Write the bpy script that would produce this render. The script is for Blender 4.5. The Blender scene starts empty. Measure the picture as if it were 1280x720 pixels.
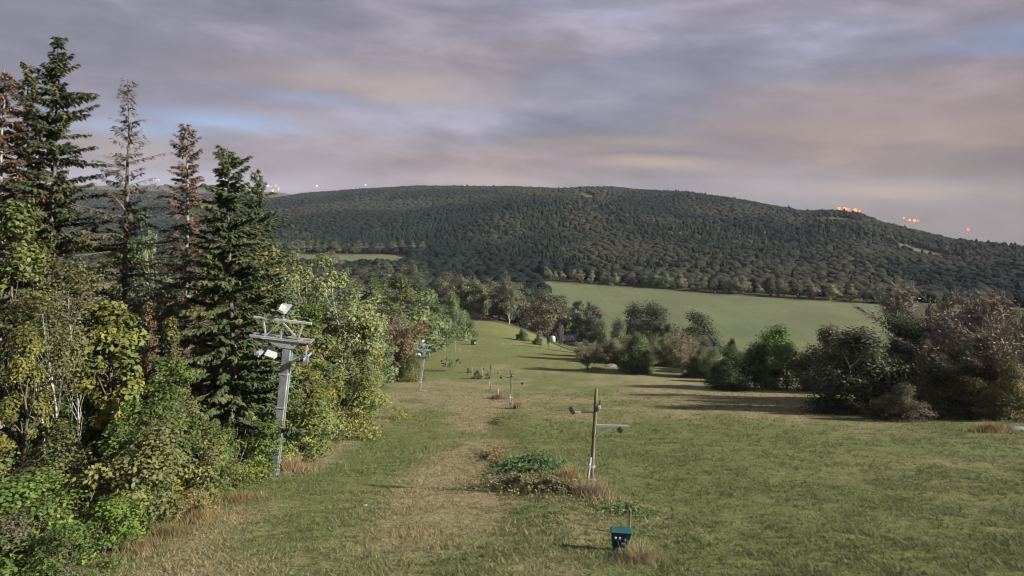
import bpy, math, random
import numpy as np
from mathutils import Vector, Matrix

C = bpy.context.scene.collection
SC = bpy.context.scene
R = math.radians

# ------------------------------------------------------------------ camera, world, sun, exposure
F = 763.0                      # focal length in pixels of the 1280 px wide photograph
CAM_Z = 6.0
HOR = 250.0                    # row of the horizontal plane through the lens
cd = bpy.data.cameras.new('camera'); cam = bpy.data.objects.new('camera', cd); C.objects.link(cam)
cd.sensor_width = 36.0; cd.lens = F / 1280.0 * 36.0
cd.shift_y = -(360.0 - HOR) / 1280.0
cd.clip_start = 0.1; cd.clip_end = 30000.0
cam.location = (0, 0, CAM_Z); cam.rotation_euler = (R(90), 0, 0)
SC.camera = cam

SUN_EL, SUN_AZ = 26.0, 104.0   # elevation; azimuth clockwise from the view direction
L = Vector((math.cos(R(SUN_EL)) * math.sin(R(SUN_AZ)), math.cos(R(SUN_EL)) * math.cos(R(SUN_AZ)), math.sin(R(SUN_EL))))
sd = bpy.data.lights.new('moon_sun', 'SUN'); sd.energy = 5.0; sd.angle = R(0.5); sd.color = (1.0, 0.94, 0.84)
so = bpy.data.objects.new('moon_sun', sd); C.objects.link(so)
so.rotation_euler = L.to_track_quat('Z', 'Y').to_euler(); so.location = (60, -10, 60)
SC.view_settings.view_transform = 'Standard'; SC.view_settings.look = 'None'
SC.view_settings.exposure = 1.30; SC.view_settings.gamma = 1.0
SC.cycles.max_bounces = 5; SC.cycles.diffuse_bounces = 3; SC.cycles.transmission_bounces = 3
SC.cycles.volume_bounces = 0; SC.cycles.use_denoising = True; SC.cycles.filter_width = 1.1

W = bpy.data.worlds.new('World'); SC.world = W; W.use_nodes = True


class NT:
    """small helper to write node trees"""
    def __init__(s, nt):
        s.nt = nt; nt.nodes.clear()

    def n(s, typ, inp=None, **kw):
        nd = s.nt.nodes.new(typ)
        for k, v in kw.items(): setattr(nd, k, v)
        for k, v in (inp or {}).items():
            sock = nd.inputs[k]
            if isinstance(v, bpy.types.NodeSocket): s.nt.links.new(v, sock)
            else: sock.default_value = v
        return nd

    def math(s, op, a, b=0.0, clamp=False):
        return s.n('ShaderNodeMath', {0: a, 1: b}, operation=op, use_clamp=clamp).outputs[0]

    def ramp(s, fac, stops, interp='LINEAR'):
        nd = s.n('ShaderNodeValToRGB', {0: fac}); cr = nd.color_ramp; cr.interpolation = interp
        while len(cr.elements) < len(stops): cr.elements.new(0.5)
        for e, (p, c) in zip(cr.elements, stops):
            e.position = p; e.color = (c[0], c[1], c[2], 1) if len(c) == 3 else c
        return nd.outputs[0]

    def mix(s, fac, a, b, blend='MIX'):
        nd = s.n('ShaderNodeMix', data_type='RGBA', blend_type=blend)
        for i, v in ((0, fac), (6, a), (7, b)):
            if isinstance(v, bpy.types.NodeSocket): s.nt.links.new(v, nd.inputs[i])
            else: nd.inputs[i].default_value = v if i == 0 else (v[0], v[1], v[2], 1)
        return nd.outputs[2]

    def noise(s, vec, scale, detail=4.0, rough=0.55, dist=0.0):
        return s.n('ShaderNodeTexNoise', {'Vector': vec, 'Scale': scale, 'Detail': detail, 'Roughness': rough, 'Distortion': dist}).outputs[0]

    def rng(s, v, a, b, c=0.0, d=1.0, interp='SMOOTHSTEP'):
        return s.n('ShaderNodeMapRange', {0: v, 1: a, 2: b, 3: c, 4: d}, interpolation_type=interp).outputs[0]


def build_world():
    t = NT(W.node_tree)
    sky = t.n('ShaderNodeTexSky', sky_type='NISHITA', sun_disc=False, sun_elevation=R(SUN_EL), sun_rotation=R(SUN_AZ))
    skyc = t.n('ShaderNodeVectorMath', {0: sky.outputs[0], 1: (0.045, 0.052, 0.072)}, operation='MULTIPLY').outputs[0]
    d = t.n('ShaderNodeTexCoord').outputs['Generated']
    x, y, z = t.n('ShaderNodeSeparateXYZ', {0: d}).outputs

    def banks(off, sx, sz, tilt, scale, detail, rough, dist):
        """noise on the dome, drawn out into level banks"""
        zt = t.math('ADD', z, t.math('MULTIPLY', x, tilt))
        v = t.n('ShaderNodeCombineXYZ', {0: t.math('MULTIPLY', x, sx), 1: t.math('MULTIPLY', y, sx), 2: t.math('MULTIPLY', zt, sz)}).outputs[0]
        v = t.n('ShaderNodeVectorMath', {0: v, 1: off}, operation='ADD').outputs[0]
        return t.noise(v, scale, detail, rough, dist)
    n1 = banks((3.1, 1.7, 0.4), 1.35, 4.6, 0.05, 1.7, 5.0, 0.55, 0.25)
    n2 = banks((8.0, 2.2, 3.0), 1.5, 5.5, 0.08, 4.2, 7.0, 0.6, 0.35)
    body = t.math('ADD', t.math('MULTIPLY', n1, 0.62), t.math('MULTIPLY', n2, 0.38))
    wob = t.math('MULTIPLY', t.math('SUBTRACT', n2, 0.5), 0.16)
    front = t.math('GREATER_THAN', y, 0.0)

    def bank(px, row, w, h, tilt=0.0):
        """one cloud bank of the deck: a soft long patch in a direction of the sky"""
        c = Vector(((px - 640) / F, 1.0, (HOR - row) / F)).normalized()
        dx = t.math('SUBTRACT', x, c.x); dz = t.math('ADD', t.math('SUBTRACT', z, c.z), t.math('MULTIPLY', dx, tilt))
        dz = t.math('ADD', dz, t.math('MULTIPLY', wob, h / 60.0))
        q = t.math('ADD', t.math('POWER', t.math('ABSOLUTE', t.math('DIVIDE', dx, w / F)), 2.0), t.math('POWER', t.math('ABSOLUTE', t.math('DIVIDE', dz, h / F)), 2.0))
        return t.math('MULTIPLY', t.math('EXPONENT', t.math('MULTIPLY', q, -1.0)), front)
    for px, row, w, h, tilt, k in ((330, 85, 170, 26, 0.0, -0.085), (120, 40, 190, 60, 0.0, -0.05), (860, 62, 190, 34, 0.10, -0.10), (760, 180, 190, 14, 0.05, -0.07), (1230, 90, 110, 70, 0.1, -0.06), (620, 90, 120, 14, 0.0, -0.05),
                                  (800, 42, 130, 26, 0.05, 0.10), (700, 22, 120, 24, 0.0, 0.05), (1120, 60, 130, 34, 0.15, 0.05), (520, 150, 170, 20, 0.0, 0.06), (560, 206, 120, 10, 0.0, -0.04)):
        body = t.math('ADD', body, t.math('MULTIPLY', bank(px, row, w, h, tilt), k))
    cool = t.ramp(body, [(0.34, (0.102, 0.106, 0.138)), (0.46, (0.130, 0.133, 0.176)), (0.54, (0.160, 0.158, 0.204)), (0.66, (0.225, 0.220, 0.290))])
    warm = t.ramp(body, [(0.34, (0.132, 0.105, 0.112)), (0.46, (0.174, 0.135, 0.142)), (0.54, (0.222, 0.171, 0.172)), (0.66, (0.240, 0.205, 0.215))])
    amber = t.ramp(body, [(0.34, (0.092, 0.073, 0.076)), (0.50, (0.116, 0.092, 0.088)), (0.66, (0.164, 0.129, 0.113))])
    # towns below the horizon warm the low clouds, most of all on the right
    n5 = banks((1.0, 9.2, 1.0), 1.0, 4.0, 0.05, 1.3, 3.0, 0.5, 0.4)
    low = t.math('MULTIPLY', t.rng(z, 0.0, 0.38, 1.0, 0.15), t.rng(x, -0.55, 0.05, 0.30, 1.0))
    cloud = t.mix(t.math('MULTIPLY', low, t.rng(n5, 0.36, 0.54), True), cool, warm)
    side = t.rng(t.math('SUBTRACT', x, t.math('MULTIPLY', y, 0.35)), -0.35, 0.45, 0.0, 0.85)
    cloud = t.mix(t.math('MULTIPLY', side, t.rng(z, 0.0, 0.26, 1.0, 0.0), True), cloud, amber)
    n3 = banks((1.0, 5.2, 0.0), 1.0, 8.0, 0.10, 2.0, 4.0, 0.5, 0.5)
    streak = t.math('MULTIPLY', t.rng(n3, 0.56, 0.70), t.rng(z, 0.02, 0.24, 0.8, 0.0))
    streak = t.math('MULTIPLY', streak, 0.5)
    for px, row, w, h, k in ((820, 205, 85, 9, 0.75), (800, 178, 110, 9, 0.40), (1100, 240, 95, 10, 0.55), (1040, 165, 140, 26, 0.35), (480, 108, 150, 20, 0.50), (180, 190, 80, 16, 0.45)):
        streak = t.math('MAXIMUM', streak, t.math('MULTIPLY', bank(px, row, w, h, 0.04), k))
    cloud = t.mix(streak, cloud, (0.270, 0.212, 0.180))
    # thin gaps in the deck let the clear sky through
    n4 = banks((0.35, 0.15, 7.0), 1.0, 7.0, 0.04, 1.6, 3.0, 0.5, 0.5)
    gap = t.math('MULTIPLY', t.rng(n4, 0.63, 0.76), t.rng(z, 0.03, 0.10, 0.0, 0.40))
    for px, row, w, h, k in ((285, 150, 75, 11, 0.62), (185, 160, 60, 14, 0.40), (400, 127, 70, 8, 0.30)):
        gap = t.math('MAXIMUM', gap, t.math('MULTIPLY', bank(px, row, w, h, 0.03), k))
    col = t.mix(gap, cloud, skyc)
    bg = t.n('ShaderNodeBackground', {0: col, 1: 0.82})
    t.n('ShaderNodeOutputWorld', {0: bg.outputs[0]})


build_world()

# ------------------------------------------------------------------ noise and terrain
rs = np.random.RandomState(7)
_TAB = rs.rand(256, 256)


def vnoise(x, y):
    x = np.asarray(x, float); y = np.asarray(y, float)
    xi = np.floor(x).astype(int); yi = np.floor(y).astype(int)
    fx = x - xi; fy = y - yi
    fx = fx * fx * (3 - 2 * fx); fy = fy * fy * (3 - 2 * fy)
    a = _TAB[xi & 255, yi & 255]; b = _TAB[(xi + 1) & 255, yi & 255]
    c = _TAB[xi & 255, (yi + 1) & 255]; d = _TAB[(xi + 1) & 255, (yi + 1) & 255]
    return (a * (1 - fx) + b * fx) * (1 - fy) + (c * (1 - fx) + d * fx) * fy


def fbm(x, y, o=4):
    s = 0; a = 0.5; t = 0
    for i in range(o):
        s = s + a * vnoise(x * 2 ** i + 17.3 * i, y * 2 ** i + 9.1 * i); t += a; a *= 0.5
    return s / t


def sstep(a, b, v):
    t = np.clip((np.asarray(v, float) - a) / (b - a), 0, 1)
    return t * t * (3 - 2 * t)


_py = [-400, 0, 80, 110, 140, 170, 215, 260, 330, 400, 6000]
_ps = [0.12, 0.2556, 0.2556, 0.215, 0.165, 0.122, 0.10, 0.075, 0.01, 0.0, 0.0]
_yy = np.arange(-400, 6001, 1.0)
_sl = np.interp(_yy, _py, _ps)
_dd = np.concatenate([[0], np.cumsum((_sl[1:] + _sl[:-1]) / 2)])
_dd = _dd - np.interp(0, _yy, _dd) + 5.7

_u = np.array([-2.2, -0.9, -0.63, -0.51, -0.393, -0.34, -0.249, -0.157, 0, 0.105, 0.21, 0.288, 0.367, 0.419, 0.472, 0.524, 0.570, 0.603, 0.668, 0.734, 0.773, 0.839, 1.0, 2.2])
_row = np.array([225, 232, 237, 240, 246, 240, 235, 231, 232, 235, 238, 240, 248, 256, 264, 264, 267, 278, 290, 302, 307, 314, 326, 338]) + 3.5
_ru = np.array([-2.2, -0.65, -0.4, -0.1, 0.1, 0.2, 0.5, 0.84, 2.2])
_ry = np.array([2700, 2600, 2300, 2150, 1950, 1750, 1300, 850, 600])


def terrain(x, y):
    """height of the ground (camera stands at 0,0 and looks along +y)"""
    x = np.asarray(x, float); y = np.asarray(y, float)
    d = np.interp(y, _yy, _dd)
    floor_d = 70.0
    far = sstep(150, 300, y) * sstep(0, 55, x + (y - 150) * 0.12)
    d = d + (floor_d - d) * np.clip(far + sstep(265, 420, y), 0, 1)
    z = CAM_Z - d
    near = np.exp(-np.maximum(y, 0) / 120.0)
    z = z + (fbm(x / 9.0, y / 9.0, 3) - 0.5) * 0.30 * sstep(6, 20, np.hypot(x, y)) + (fbm(x / 45.0 + 5, y / 45.0, 2) - 0.5) * 1.2 * sstep(70, 140, y)
    # low bank under the middle line of posts
    z = z + 0.35 * np.exp(-((x - 1.8 + 0.03 * (y - 25)) / 1.6) ** 2) * sstep(15, 22, y) * (1 - sstep(38, 70, y)) * 0.6
    # the wooded ridge across the valley
    ys = np.maximum(y, 1.0)
    u = x / ys
    yb = np.interp(x, [-1500, -200, 41, 140, 243, 500, 1500], [1100, 830, 535, 470, 425, 330, 250])
    uc = np.clip(u, -2.2, 2.2)
    yr = np.interp(uc, _ru, _ry); zr = CAM_Z + (HOR - np.interp(uc, _u, _row)) / F * yr
    t = (y - yb) / np.maximum(yr - yb, 1)
    tt = np.clip(t, 0, 1)
    rise = (zr - (CAM_Z - floor_d)) * (0.62 * tt + 0.38 * tt * tt * (3 - 2 * tt))
    fall = np.interp(uc, [-0.1, 0.2, 0.84], [0.035, 0.07, 0.135])
    rise = np.where(t > 1, (zr - (CAM_Z - floor_d)) - fall * np.maximum(y - yr, 0), rise)
    hill = np.where(t > 1, rise, np.clip(rise, 0, None))
    env = 4 * tt * (1 - tt)
    hill = hill + env * ((fbm(x / 330.0 + 3, y / 420.0 + 8, 3) - 0.5) * 44)
    # a spur that runs down towards the viewer left of the middle
    sx = x - (60 + (y - 1150) * 0.36)
    hill = hill + 20 * np.exp(-(sx / 130.0) ** 2) * sstep(800, 1200, y) * (1 - sstep(1500, 1800, y))
    z = z + np.where(t > 0, hill, 0)
    z = z + np.maximum(0, (82 + 45 * sstep(-1700, -2300, x)) - 20 - z) * np.exp(-((y - 4250) / 420.0) ** 2) * (1 - sstep(-1650, -1250, x))
    return z


def tz(x, y): return float(terrain(x, y))


def at(px, row):
    """the point of the ground under a pixel of the photograph"""
    ys = np.concatenate([np.arange(8, 120, 0.05), np.arange(120, 3200, 0.5)])
    xs = (px - 640) / F * ys
    ray = CAM_Z - (row - HOR) / F * ys
    k = np.argmax(ray <= terrain(xs, ys))
    return float(xs[k]), float(ys[k])


EDGE_Y = [0, 16, 22, 29, 38, 62, 80, 100, 122, 150, 200, 255, 300]
EDGE_X = [-9.5, -10.6, -11.6, -11.6, -12.4, -14.0, -16.5, -22, -24, -22, -22, -20, -18]


def edge_x(y): return np.interp(y, EDGE_Y, EDGE_X)


# ------------------------------------------------------------------ mesh helpers
def mesh_np(name, V, Fc, attrs=None, mats=(), smooth=False):
    V = np.ascontiguousarray(V, np.float32); Fc = np.ascontiguousarray(Fc, np.int32)
    k = Fc.shape[1]
    me = bpy.data.meshes.new(name)
    me.vertices.add(len(V)); me.vertices.foreach_set('co', V.ravel())
    me.loops.add(Fc.size); me.loops.foreach_set('vertex_index', Fc.ravel())
    me.polygons.add(len(Fc)); me.polygons.foreach_set('loop_start', np.arange(0, Fc.size, k, dtype=np.int32))
    for an, av in (attrs or {}).items():
        av = np.ascontiguousarray(av, np.float32)
        if av.ndim == 1:
            a = me.attributes.new(an, 'FLOAT', 'POINT'); a.data.foreach_set('value', av)
        else:
            a = me.attributes.new(an, 'FLOAT_COLOR', 'POINT')
            a.data.foreach_set('color', np.concatenate([av, np.ones((len(av), 1), np.float32)], 1).ravel())
    for m in mats: me.materials.append(m)
    if smooth: me.polygons.foreach_set('use_smooth', np.ones(len(Fc), bool))
    me.update(calc_edges=True)
    return me


def link(name, data, parent=None, color=None):
    o = bpy.data.objects.new(name, data); C.objects.link(o)
    if parent: o.parent = parent
    if color: o.color = (*color, 1)
    return o


def tag(o, label=None, cat=None, group=None, kind=None):
    if label: o['label'] = label
    if cat: o['category'] = cat
    if group: o['group'] = group
    if kind: o['kind'] = kind
    return o


def thing(name, label, cat, loc, rz=0.0, group=None):
    o = bpy.data.objects.new(name, None); C.objects.link(o)
    o.empty_display_size = 0.2
    o.location = loc; o.rotation_euler = (0, 0, rz)
    return tag(o, label, cat, group)


def copy_tree(o, parent=None):
    c = o.copy(); C.objects.link(c)
    if parent: c.parent = parent
    for ch in [k for k in bpy.data.objects if k.parent == o]: copy_tree(ch, c)
    return c


class MB:
    """collects boxes, bars and tubes, then makes one mesh"""
    def __init__(s): s.v = []; s.f = []

    def add(s, V, Fc):
        o = len(s.v); s.v += [tuple(p) for p in V]; s.f += [tuple(i + o for i in f) for f in Fc]; return s

    def hexa(s, lo, hi):
        """lo, hi: four points each, counter-clockwise from above"""
        return s.add(list(lo) + list(hi), [(3, 2, 1, 0), (4, 5, 6, 7), (0, 1, 5, 4), (1, 2, 6, 5), (2, 3, 7, 6), (3, 0, 4, 7)])

    def box(s, c, d, M=None):
        x, y, z = c; a, b, h = d[0] / 2, d[1] / 2, d[2] / 2
        P = [Vector((x + i * a, y + j * b, z + k * h)) for k in (-1, 1) for i, j in ((-1, -1), (1, -1), (1, 1), (-1, 1))]
        if M: P = [M @ p for p in P]
        return s.hexa(P[:4], P[4:])

    def bar(s, p, q, w, h=None, w2=None):
        p = Vector(p); q = Vector(q); h = h or w; w2 = w2 or w
        d = (q - p).normalized()
        up = Vector((0, 0, 1)) if abs(d.z) < 0.9 else Vector((0, 1, 0))
        a = d.cross(up).normalized(); b = a.cross(d)
        lo = [p + a * i * w / 2 + b * j * h / 2 for i, j in ((-1, -1), (1, -1), (1, 1), (-1, 1))]
        hi = [q + a * i * w2 / 2 + b * j * h / 2 * w2 / w for i, j in ((-1, -1), (1, -1), (1, 1), (-1, 1))]
        s.add(lo + hi, [(0, 1, 2, 3), (7, 6, 5, 4), (4, 5, 1, 0), (5, 6, 2, 1), (6, 7, 3, 2), (7, 4, 0, 3)])
        return s

    def tube(s, pts, rad, n=8, cap=True):
        V, Fc = tube_np(pts, rad, n)
        s.add(V, Fc)
        if cap:
            m = len(V) - n - len(s.v); o = len(s.v) - len(V)
            s.f.append(tuple(o + i for i in reversed(range(n)))); s.f.append(tuple(o + len(V) - n + i for i in range(n)))
        return s

    def build(s, name, mat, parent=None, bevel=0.0, smooth=False):
        me = bpy.data.meshes.new(name); me.from_pydata([tuple(p) for p in s.v], [], s.f); me.update()
        me.materials.append(mat)
        import bmesh
        bm = bmesh.new(); bm.from_mesh(me); bmesh.ops.recalc_face_normals(bm, faces=bm.faces)
        if bevel: bmesh.ops.bevel(bm, geom=bm.edges[:], offset=bevel, segments=1, affect='EDGES', clamp_overlap=True)
        bm.to_mesh(me); bm.free()
        if smooth:
            for p in me.polygons: p.use_smooth = True
        return link(name, me, parent)


def tube_np(pts, rad, n=6):
    """quads of a tube along pts"""
    P = np.asarray(pts, float); rad = np.broadcast_to(np.asarray(rad, float), (len(P),))
    T = np.gradient(P, axis=0); T /= np.linalg.norm(T, axis=1, keepdims=True) + 1e-9
    ref = np.array([0.0, 0, 1]) if abs(T[:, 2]).mean() < 0.8 else np.array([1.0, 0, 0])
    A = np.cross(T, ref); A /= np.linalg.norm(A, axis=1, keepdims=True) + 1e-9
    B = np.cross(T, A)
    an = np.arange(n) / n * 2 * np.pi
    V = P[:, None] + rad[:, None, None] * (A[:, None] * np.cos(an)[None, :, None] + B[:, None] * np.sin(an)[None, :, None])
    i = np.arange(len(P) - 1)[:, None] * n; j = np.arange(n)[None]
    Fc = np.stack([i + j, i + (j + 1) % n, i + n + (j + 1) % n, i + n + j], -1).reshape(-1, 4)
    return V.reshape(-1, 3), Fc


class Acc:
    """collects numpy pieces of quads with a tint per vertex"""
    def __init__(s): s.V = []; s.F = []; s.T = []; s.n = 0

    def add(s, V, Fc, tint=0.5):
        V = np.asarray(V, float)
        s.V.append(V); s.F.append(np.asarray(Fc) + s.n); s.n += len(V)
        s.T.append(np.broadcast_to(np.asarray(tint, float), (len(V),)))

    def tube(s, pts, rad, n=5, tint=0.5):
        V, Fc = tube_np(pts, rad, n); s.add(V, Fc, tint)

    def mesh(s, name, mat, smooth=False):
        return mesh_np(name, np.concatenate(s.V), np.concatenate(s.F), {'tint': np.concatenate(s.T)}, [mat], smooth)


def unit(v): return v / (np.linalg.norm(v, axis=-1, keepdims=True) + 1e-9)


def quads(acc, c, axis, nor, ln, wd, tint):
    """leaf-shaped quads: centre, long axis, normal, half length, half width"""
    a = unit(axis); b = unit(np.cross(nor, a))
    n = unit(np.cross(a, b))
    ln = np.broadcast_to(ln, (len(c),))[:, None]; wd = np.broadcast_to(wd, (len(c),))[:, None]
    V = np.stack([c - a * ln, c + b * wd - a * ln * 0.1 + n * wd * 0.25, c + a * ln, c - b * wd - a * ln * 0.1 + n * wd * 0.25], 1).reshape(-1, 3)
    Fc = np.arange(len(c) * 4).reshape(-1, 4)
    acc.add(V, Fc, np.repeat(np.broadcast_to(tint, (len(c),)), 4))


# ------------------------------------------------------------------ materials
def new_mat(name):
    m = bpy.data.materials.new(name); m.use_nodes = True
    return m, NT(m.node_tree)


def leaf_mat(name, trans=0.3, rough=0.6, tone=1.0, tip=(1.25, 1.05, 0.75)):
    m, t = new_mat(name)
    tint = t.n('ShaderNodeAttribute', attribute_name='tint').outputs['Fac']
    oi = t.n('ShaderNodeObjectInfo')
    k = t.rng(tint, 0.0, 1.0, 0.5 * tone, 1.5 * tone, 'LINEAR')
    base = t.n('ShaderNodeVectorMath', {0: oi.outputs['Color'], 3: k}, operation='SCALE').outputs[0]
    yel = t.n('ShaderNodeVectorMath', {0: base, 1: tip}, operation='MULTIPLY').outputs[0]
    base = t.mix(t.rng(tint, 0.55, 1.0), base, yel)
    bs = t.n('ShaderNodeBsdfPrincipled', {'Base Color': base, 'Roughness': rough, 'Specular IOR Level': 0.25})
    if trans:
        tr = t.n('ShaderNodeBsdfTranslucent', {0: base})
        out = t.n('ShaderNodeMixShader', {0: trans, 1: bs.outputs[0], 2: tr.outputs[0]}).outputs[0]
    else: out = bs.outputs[0]
    t.n('ShaderNodeOutputMaterial', {0: out})
    return m


def surf(name, c1, c2, scale=6.0, rough=0.6, metal=0.0, bump=0.2, stretch=(1, 1, 1), spec=0.4):
    """mottled everyday surface: two colours of wear, fine relief"""
    m, t = new_mat(name)
    co = t.n('ShaderNodeTexCoord').outputs['Object']
    mp = t.n('ShaderNodeMapping', {0: co, 3: stretch}).outputs[0]
    a = t.noise(mp, scale, 6.0, 0.65); b = t.noise(mp, scale * 7, 4.0, 0.6)
    f = t.rng(t.math('ADD', t.math('MULTIPLY', a, 0.7), t.math('MULTIPLY', b, 0.3)), 0.38, 0.62)
    col = t.mix(f, c1, c2)
    bp = t.n('ShaderNodeBump', {'Strength': bump, 'Distance': 0.02, 'Height': b}).outputs[0]
    bs = t.n('ShaderNodeBsdfPrincipled', {'Base Color': col, 'Roughness': t.rng(a, 0.3, 0.7, rough - 0.1, min(rough + 0.15, 1)), 'Metallic': metal, 'Normal': bp, 'Specular IOR Level': spec})
    t.n('ShaderNodeOutputMaterial', {0: bs.outputs[0]})
    return m


def lamp_mat(name, col, strength):
    m, t = new_mat(name)
    e = t.n('ShaderNodeEmission', {0: (*col, 1), 1: strength})
    t.n('ShaderNodeOutputMaterial', {0: e.outputs[0]}); return m


M_LEAF = leaf_mat('leaf', 0.34, tone=1.12)
M_NEEDLE = leaf_mat('needle', 0.15, 0.6, 1.05, (1.75, 1.12, 0.9))
M_TWIG = leaf_mat('twig', 0.0, 0.9, 1.0, (1.08, 1.02, 0.85))
M_FAR = leaf_mat('far_foliage', 0.15, 0.9)
M_BLADE = None
M_BARK = surf('bark', (0.055, 0.045, 0.035), (0.13, 0.115, 0.095), 3.0, 0.9, 0, 0.7, (3, 3, 0.6))
M_GREYBARK = surf('weathered_bark', (0.12, 0.105, 0.09), (0.26, 0.24, 0.21), 3.0, 0.9, 0, 0.6, (3, 3, 0.6))
M_BIRCH = surf('birch_bark', (0.17, 0.155, 0.135), (0.46, 0.44, 0.40), 2.2, 0.8, 0, 0.3, (1, 1, 3.0))
M_GALV = surf('galvanised_steel', (0.20, 0.215, 0.235), (0.31, 0.325, 0.35), 2.0, 0.5, 0.35, 0.1)
M_GALVL = surf('pale_steel', (0.28, 0.30, 0.30), (0.38, 0.40, 0.39), 2.0, 0.5, 0.2, 0.1)
M_PALEGREEN = surf('pale_green_paint', (0.26, 0.36, 0.32), (0.36, 0.43, 0.38), 3.0, 0.55, 0, 0.1)
M_WHITE = surf('white_paint', (0.36, 0.37, 0.40), (0.50, 0.50, 0.53), 4.0, 0.5, 0, 0.1)
M_BLACK = surf('black_metal', (0.012, 0.012, 0.013), (0.035, 0.034, 0.033), 5.0, 0.55, 0, 0.1)
M_RUST = surf('rusty_metal', (0.12, 0.05, 0.04), (0.24, 0.11, 0.08), 6.0, 0.8, 0.1, 0.3)
M_WOOD = surf('weathered_wood', (0.060, 0.055, 0.032), (0.200, 0.180, 0.115), 4.0, 0.85, 0, 0.6, (4, 4, 0.5))
M_GREYWOOD = surf('grey_wood', (0.19, 0.18, 0.155), (0.34, 0.32, 0.28), 4.0, 0.85, 0, 0.5, (4, 4, 0.5))
M_CONC = surf('concrete', (0.10, 0.098, 0.09), (0.17, 0.165, 0.15), 3.0, 0.9, 0, 0.4)
M_TEAL = surf('teal_plastic', (0.008, 0.046, 0.056), (0.016, 0.075, 0.085), 3.0, 0.42, 0, 0.05)
M_GLASS = surf('lamp_glass', (0.5, 0.52, 0.54), (0.62, 0.63, 0.64), 3.0, 0.2, 0, 0.02)
M_ROOF = surf('purple_grey_roofing', (0.17, 0.14, 0.165), (0.29, 0.245, 0.275), 1.2, 0.85, 0, 0.3)
M_WALL = surf('lilac_grey_wall', (0.28, 0.27, 0.31), (0.40, 0.38, 0.42), 1.0, 0.85, 0, 0.2)
M_DARKWALL = surf('dark_boards', (0.075, 0.065, 0.068), (0.14, 0.12, 0.12), 1.5, 0.85, 0, 0.3, (1, 1, 4))
M_PANE = surf('dark_pane', (0.012, 0.013, 0.016), (0.02, 0.022, 0.026), 1.0, 0.15, 0, 0.0)


# ------------------------------------------------------------------ ground
FIELD_FAR = ([690, 760, 830, 880, 930, 985, 1010, 1035, 1060, 1090, 1110], [349.5, 353, 359.5, 361.5, 364, 373, 376.5, 373.5, 374, 378, 384])


def field_mask(x, y):
    """grass field on the valley floor"""
    yb = np.interp(x, [-20, 45, 140, 200, 243, 300], [545, 518, 462, 428, 412, 340]) + (fbm(x / 22.0, y * 0, 3) - 0.5) * 26
    f = sstep(-4, 4, yb - y) * sstep(272, 285, y) * sstep(18, 34, x) * (1 - sstep(238, 246, x - 0.12 * (y - 400) + 8 * (fbm(x / 9.0, y / 14.0, 2) - 0.5)))
    g = sstep(0, 25, y - 640) * (1 - sstep(760, 790, y)) * sstep(-290, -270, x) * (1 - sstep(-135, -115, x))
    return np.clip(f + g, 0, 1)


CLEAR = []
for (pxc, rowc, w, dep) in ((1036, 274, 24, 70), (1162, 318, 26, 70), (1262, 327, 30, 70), (735, 247, 10, 70)):
    cx, cy = at(pxc, rowc); CLEAR.append((cx, cy, w / F * cy, dep))


def clear_mask(x, y):
    m = 0
    for cx, cy, w, dep in CLEAR:
        m = np.maximum(m, 1 - sstep(0.75, 1.1, ((x - cx) / w) ** 2 + ((y - cy) / dep) ** 2 + 0.4 * (fbm(x / 25.0, y / 25.0, 2) - 0.5)))
    return m


def dry_mask(x, y):
    n = fbm(x / 3.2 + 40, y / 5.5, 4)
    n2 = fbm(x / 14.0 + 9, y / 20.0 + 2, 3)
    d = 0.18 + 1.6 * (n2 - 0.5) + 1.6 * (n - 0.5)
    d = d + 0.85 * np.exp(-((x + 1.9 + 0.05 * (y - 30)) / 2.7) ** 2) * sstep(17, 25, y) * (1 - sstep(60, 95, y))
    e = edge_x(y)
    d = d + 0.50 * np.exp(-((x - e - 1.4) / 1.5) ** 2) * (1 - sstep(60, 110, y))
    d = d + 0.30 * sstep(6, 20, x) * sstep(58, 85, y) * (1 - sstep(130, 175, y))
    d = d + 0.32 * sstep(42, 60, y) * (1 - sstep(110, 130, y))
    d = d - 0.45 * np.exp(-((x - 9) / 6.0) ** 2) * (1 - sstep(30, 45, y))
    d = d - 0.40 * sstep(135, 190, y)
    d = d - 0.35 * np.exp(-((x + 7.5) / 2.6) ** 2) * sstep(24, 32, y) * (1 - sstep(60, 80, y))
    return np.clip(d, 0, 1)


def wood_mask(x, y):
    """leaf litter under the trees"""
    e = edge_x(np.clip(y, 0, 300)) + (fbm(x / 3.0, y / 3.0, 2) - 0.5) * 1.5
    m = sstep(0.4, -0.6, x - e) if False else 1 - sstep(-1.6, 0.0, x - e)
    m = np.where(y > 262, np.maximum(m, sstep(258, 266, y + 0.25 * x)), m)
    return m * (1 - field_mask(x, y)) * (1 - 0.5 * clear_mask(x, y))


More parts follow.
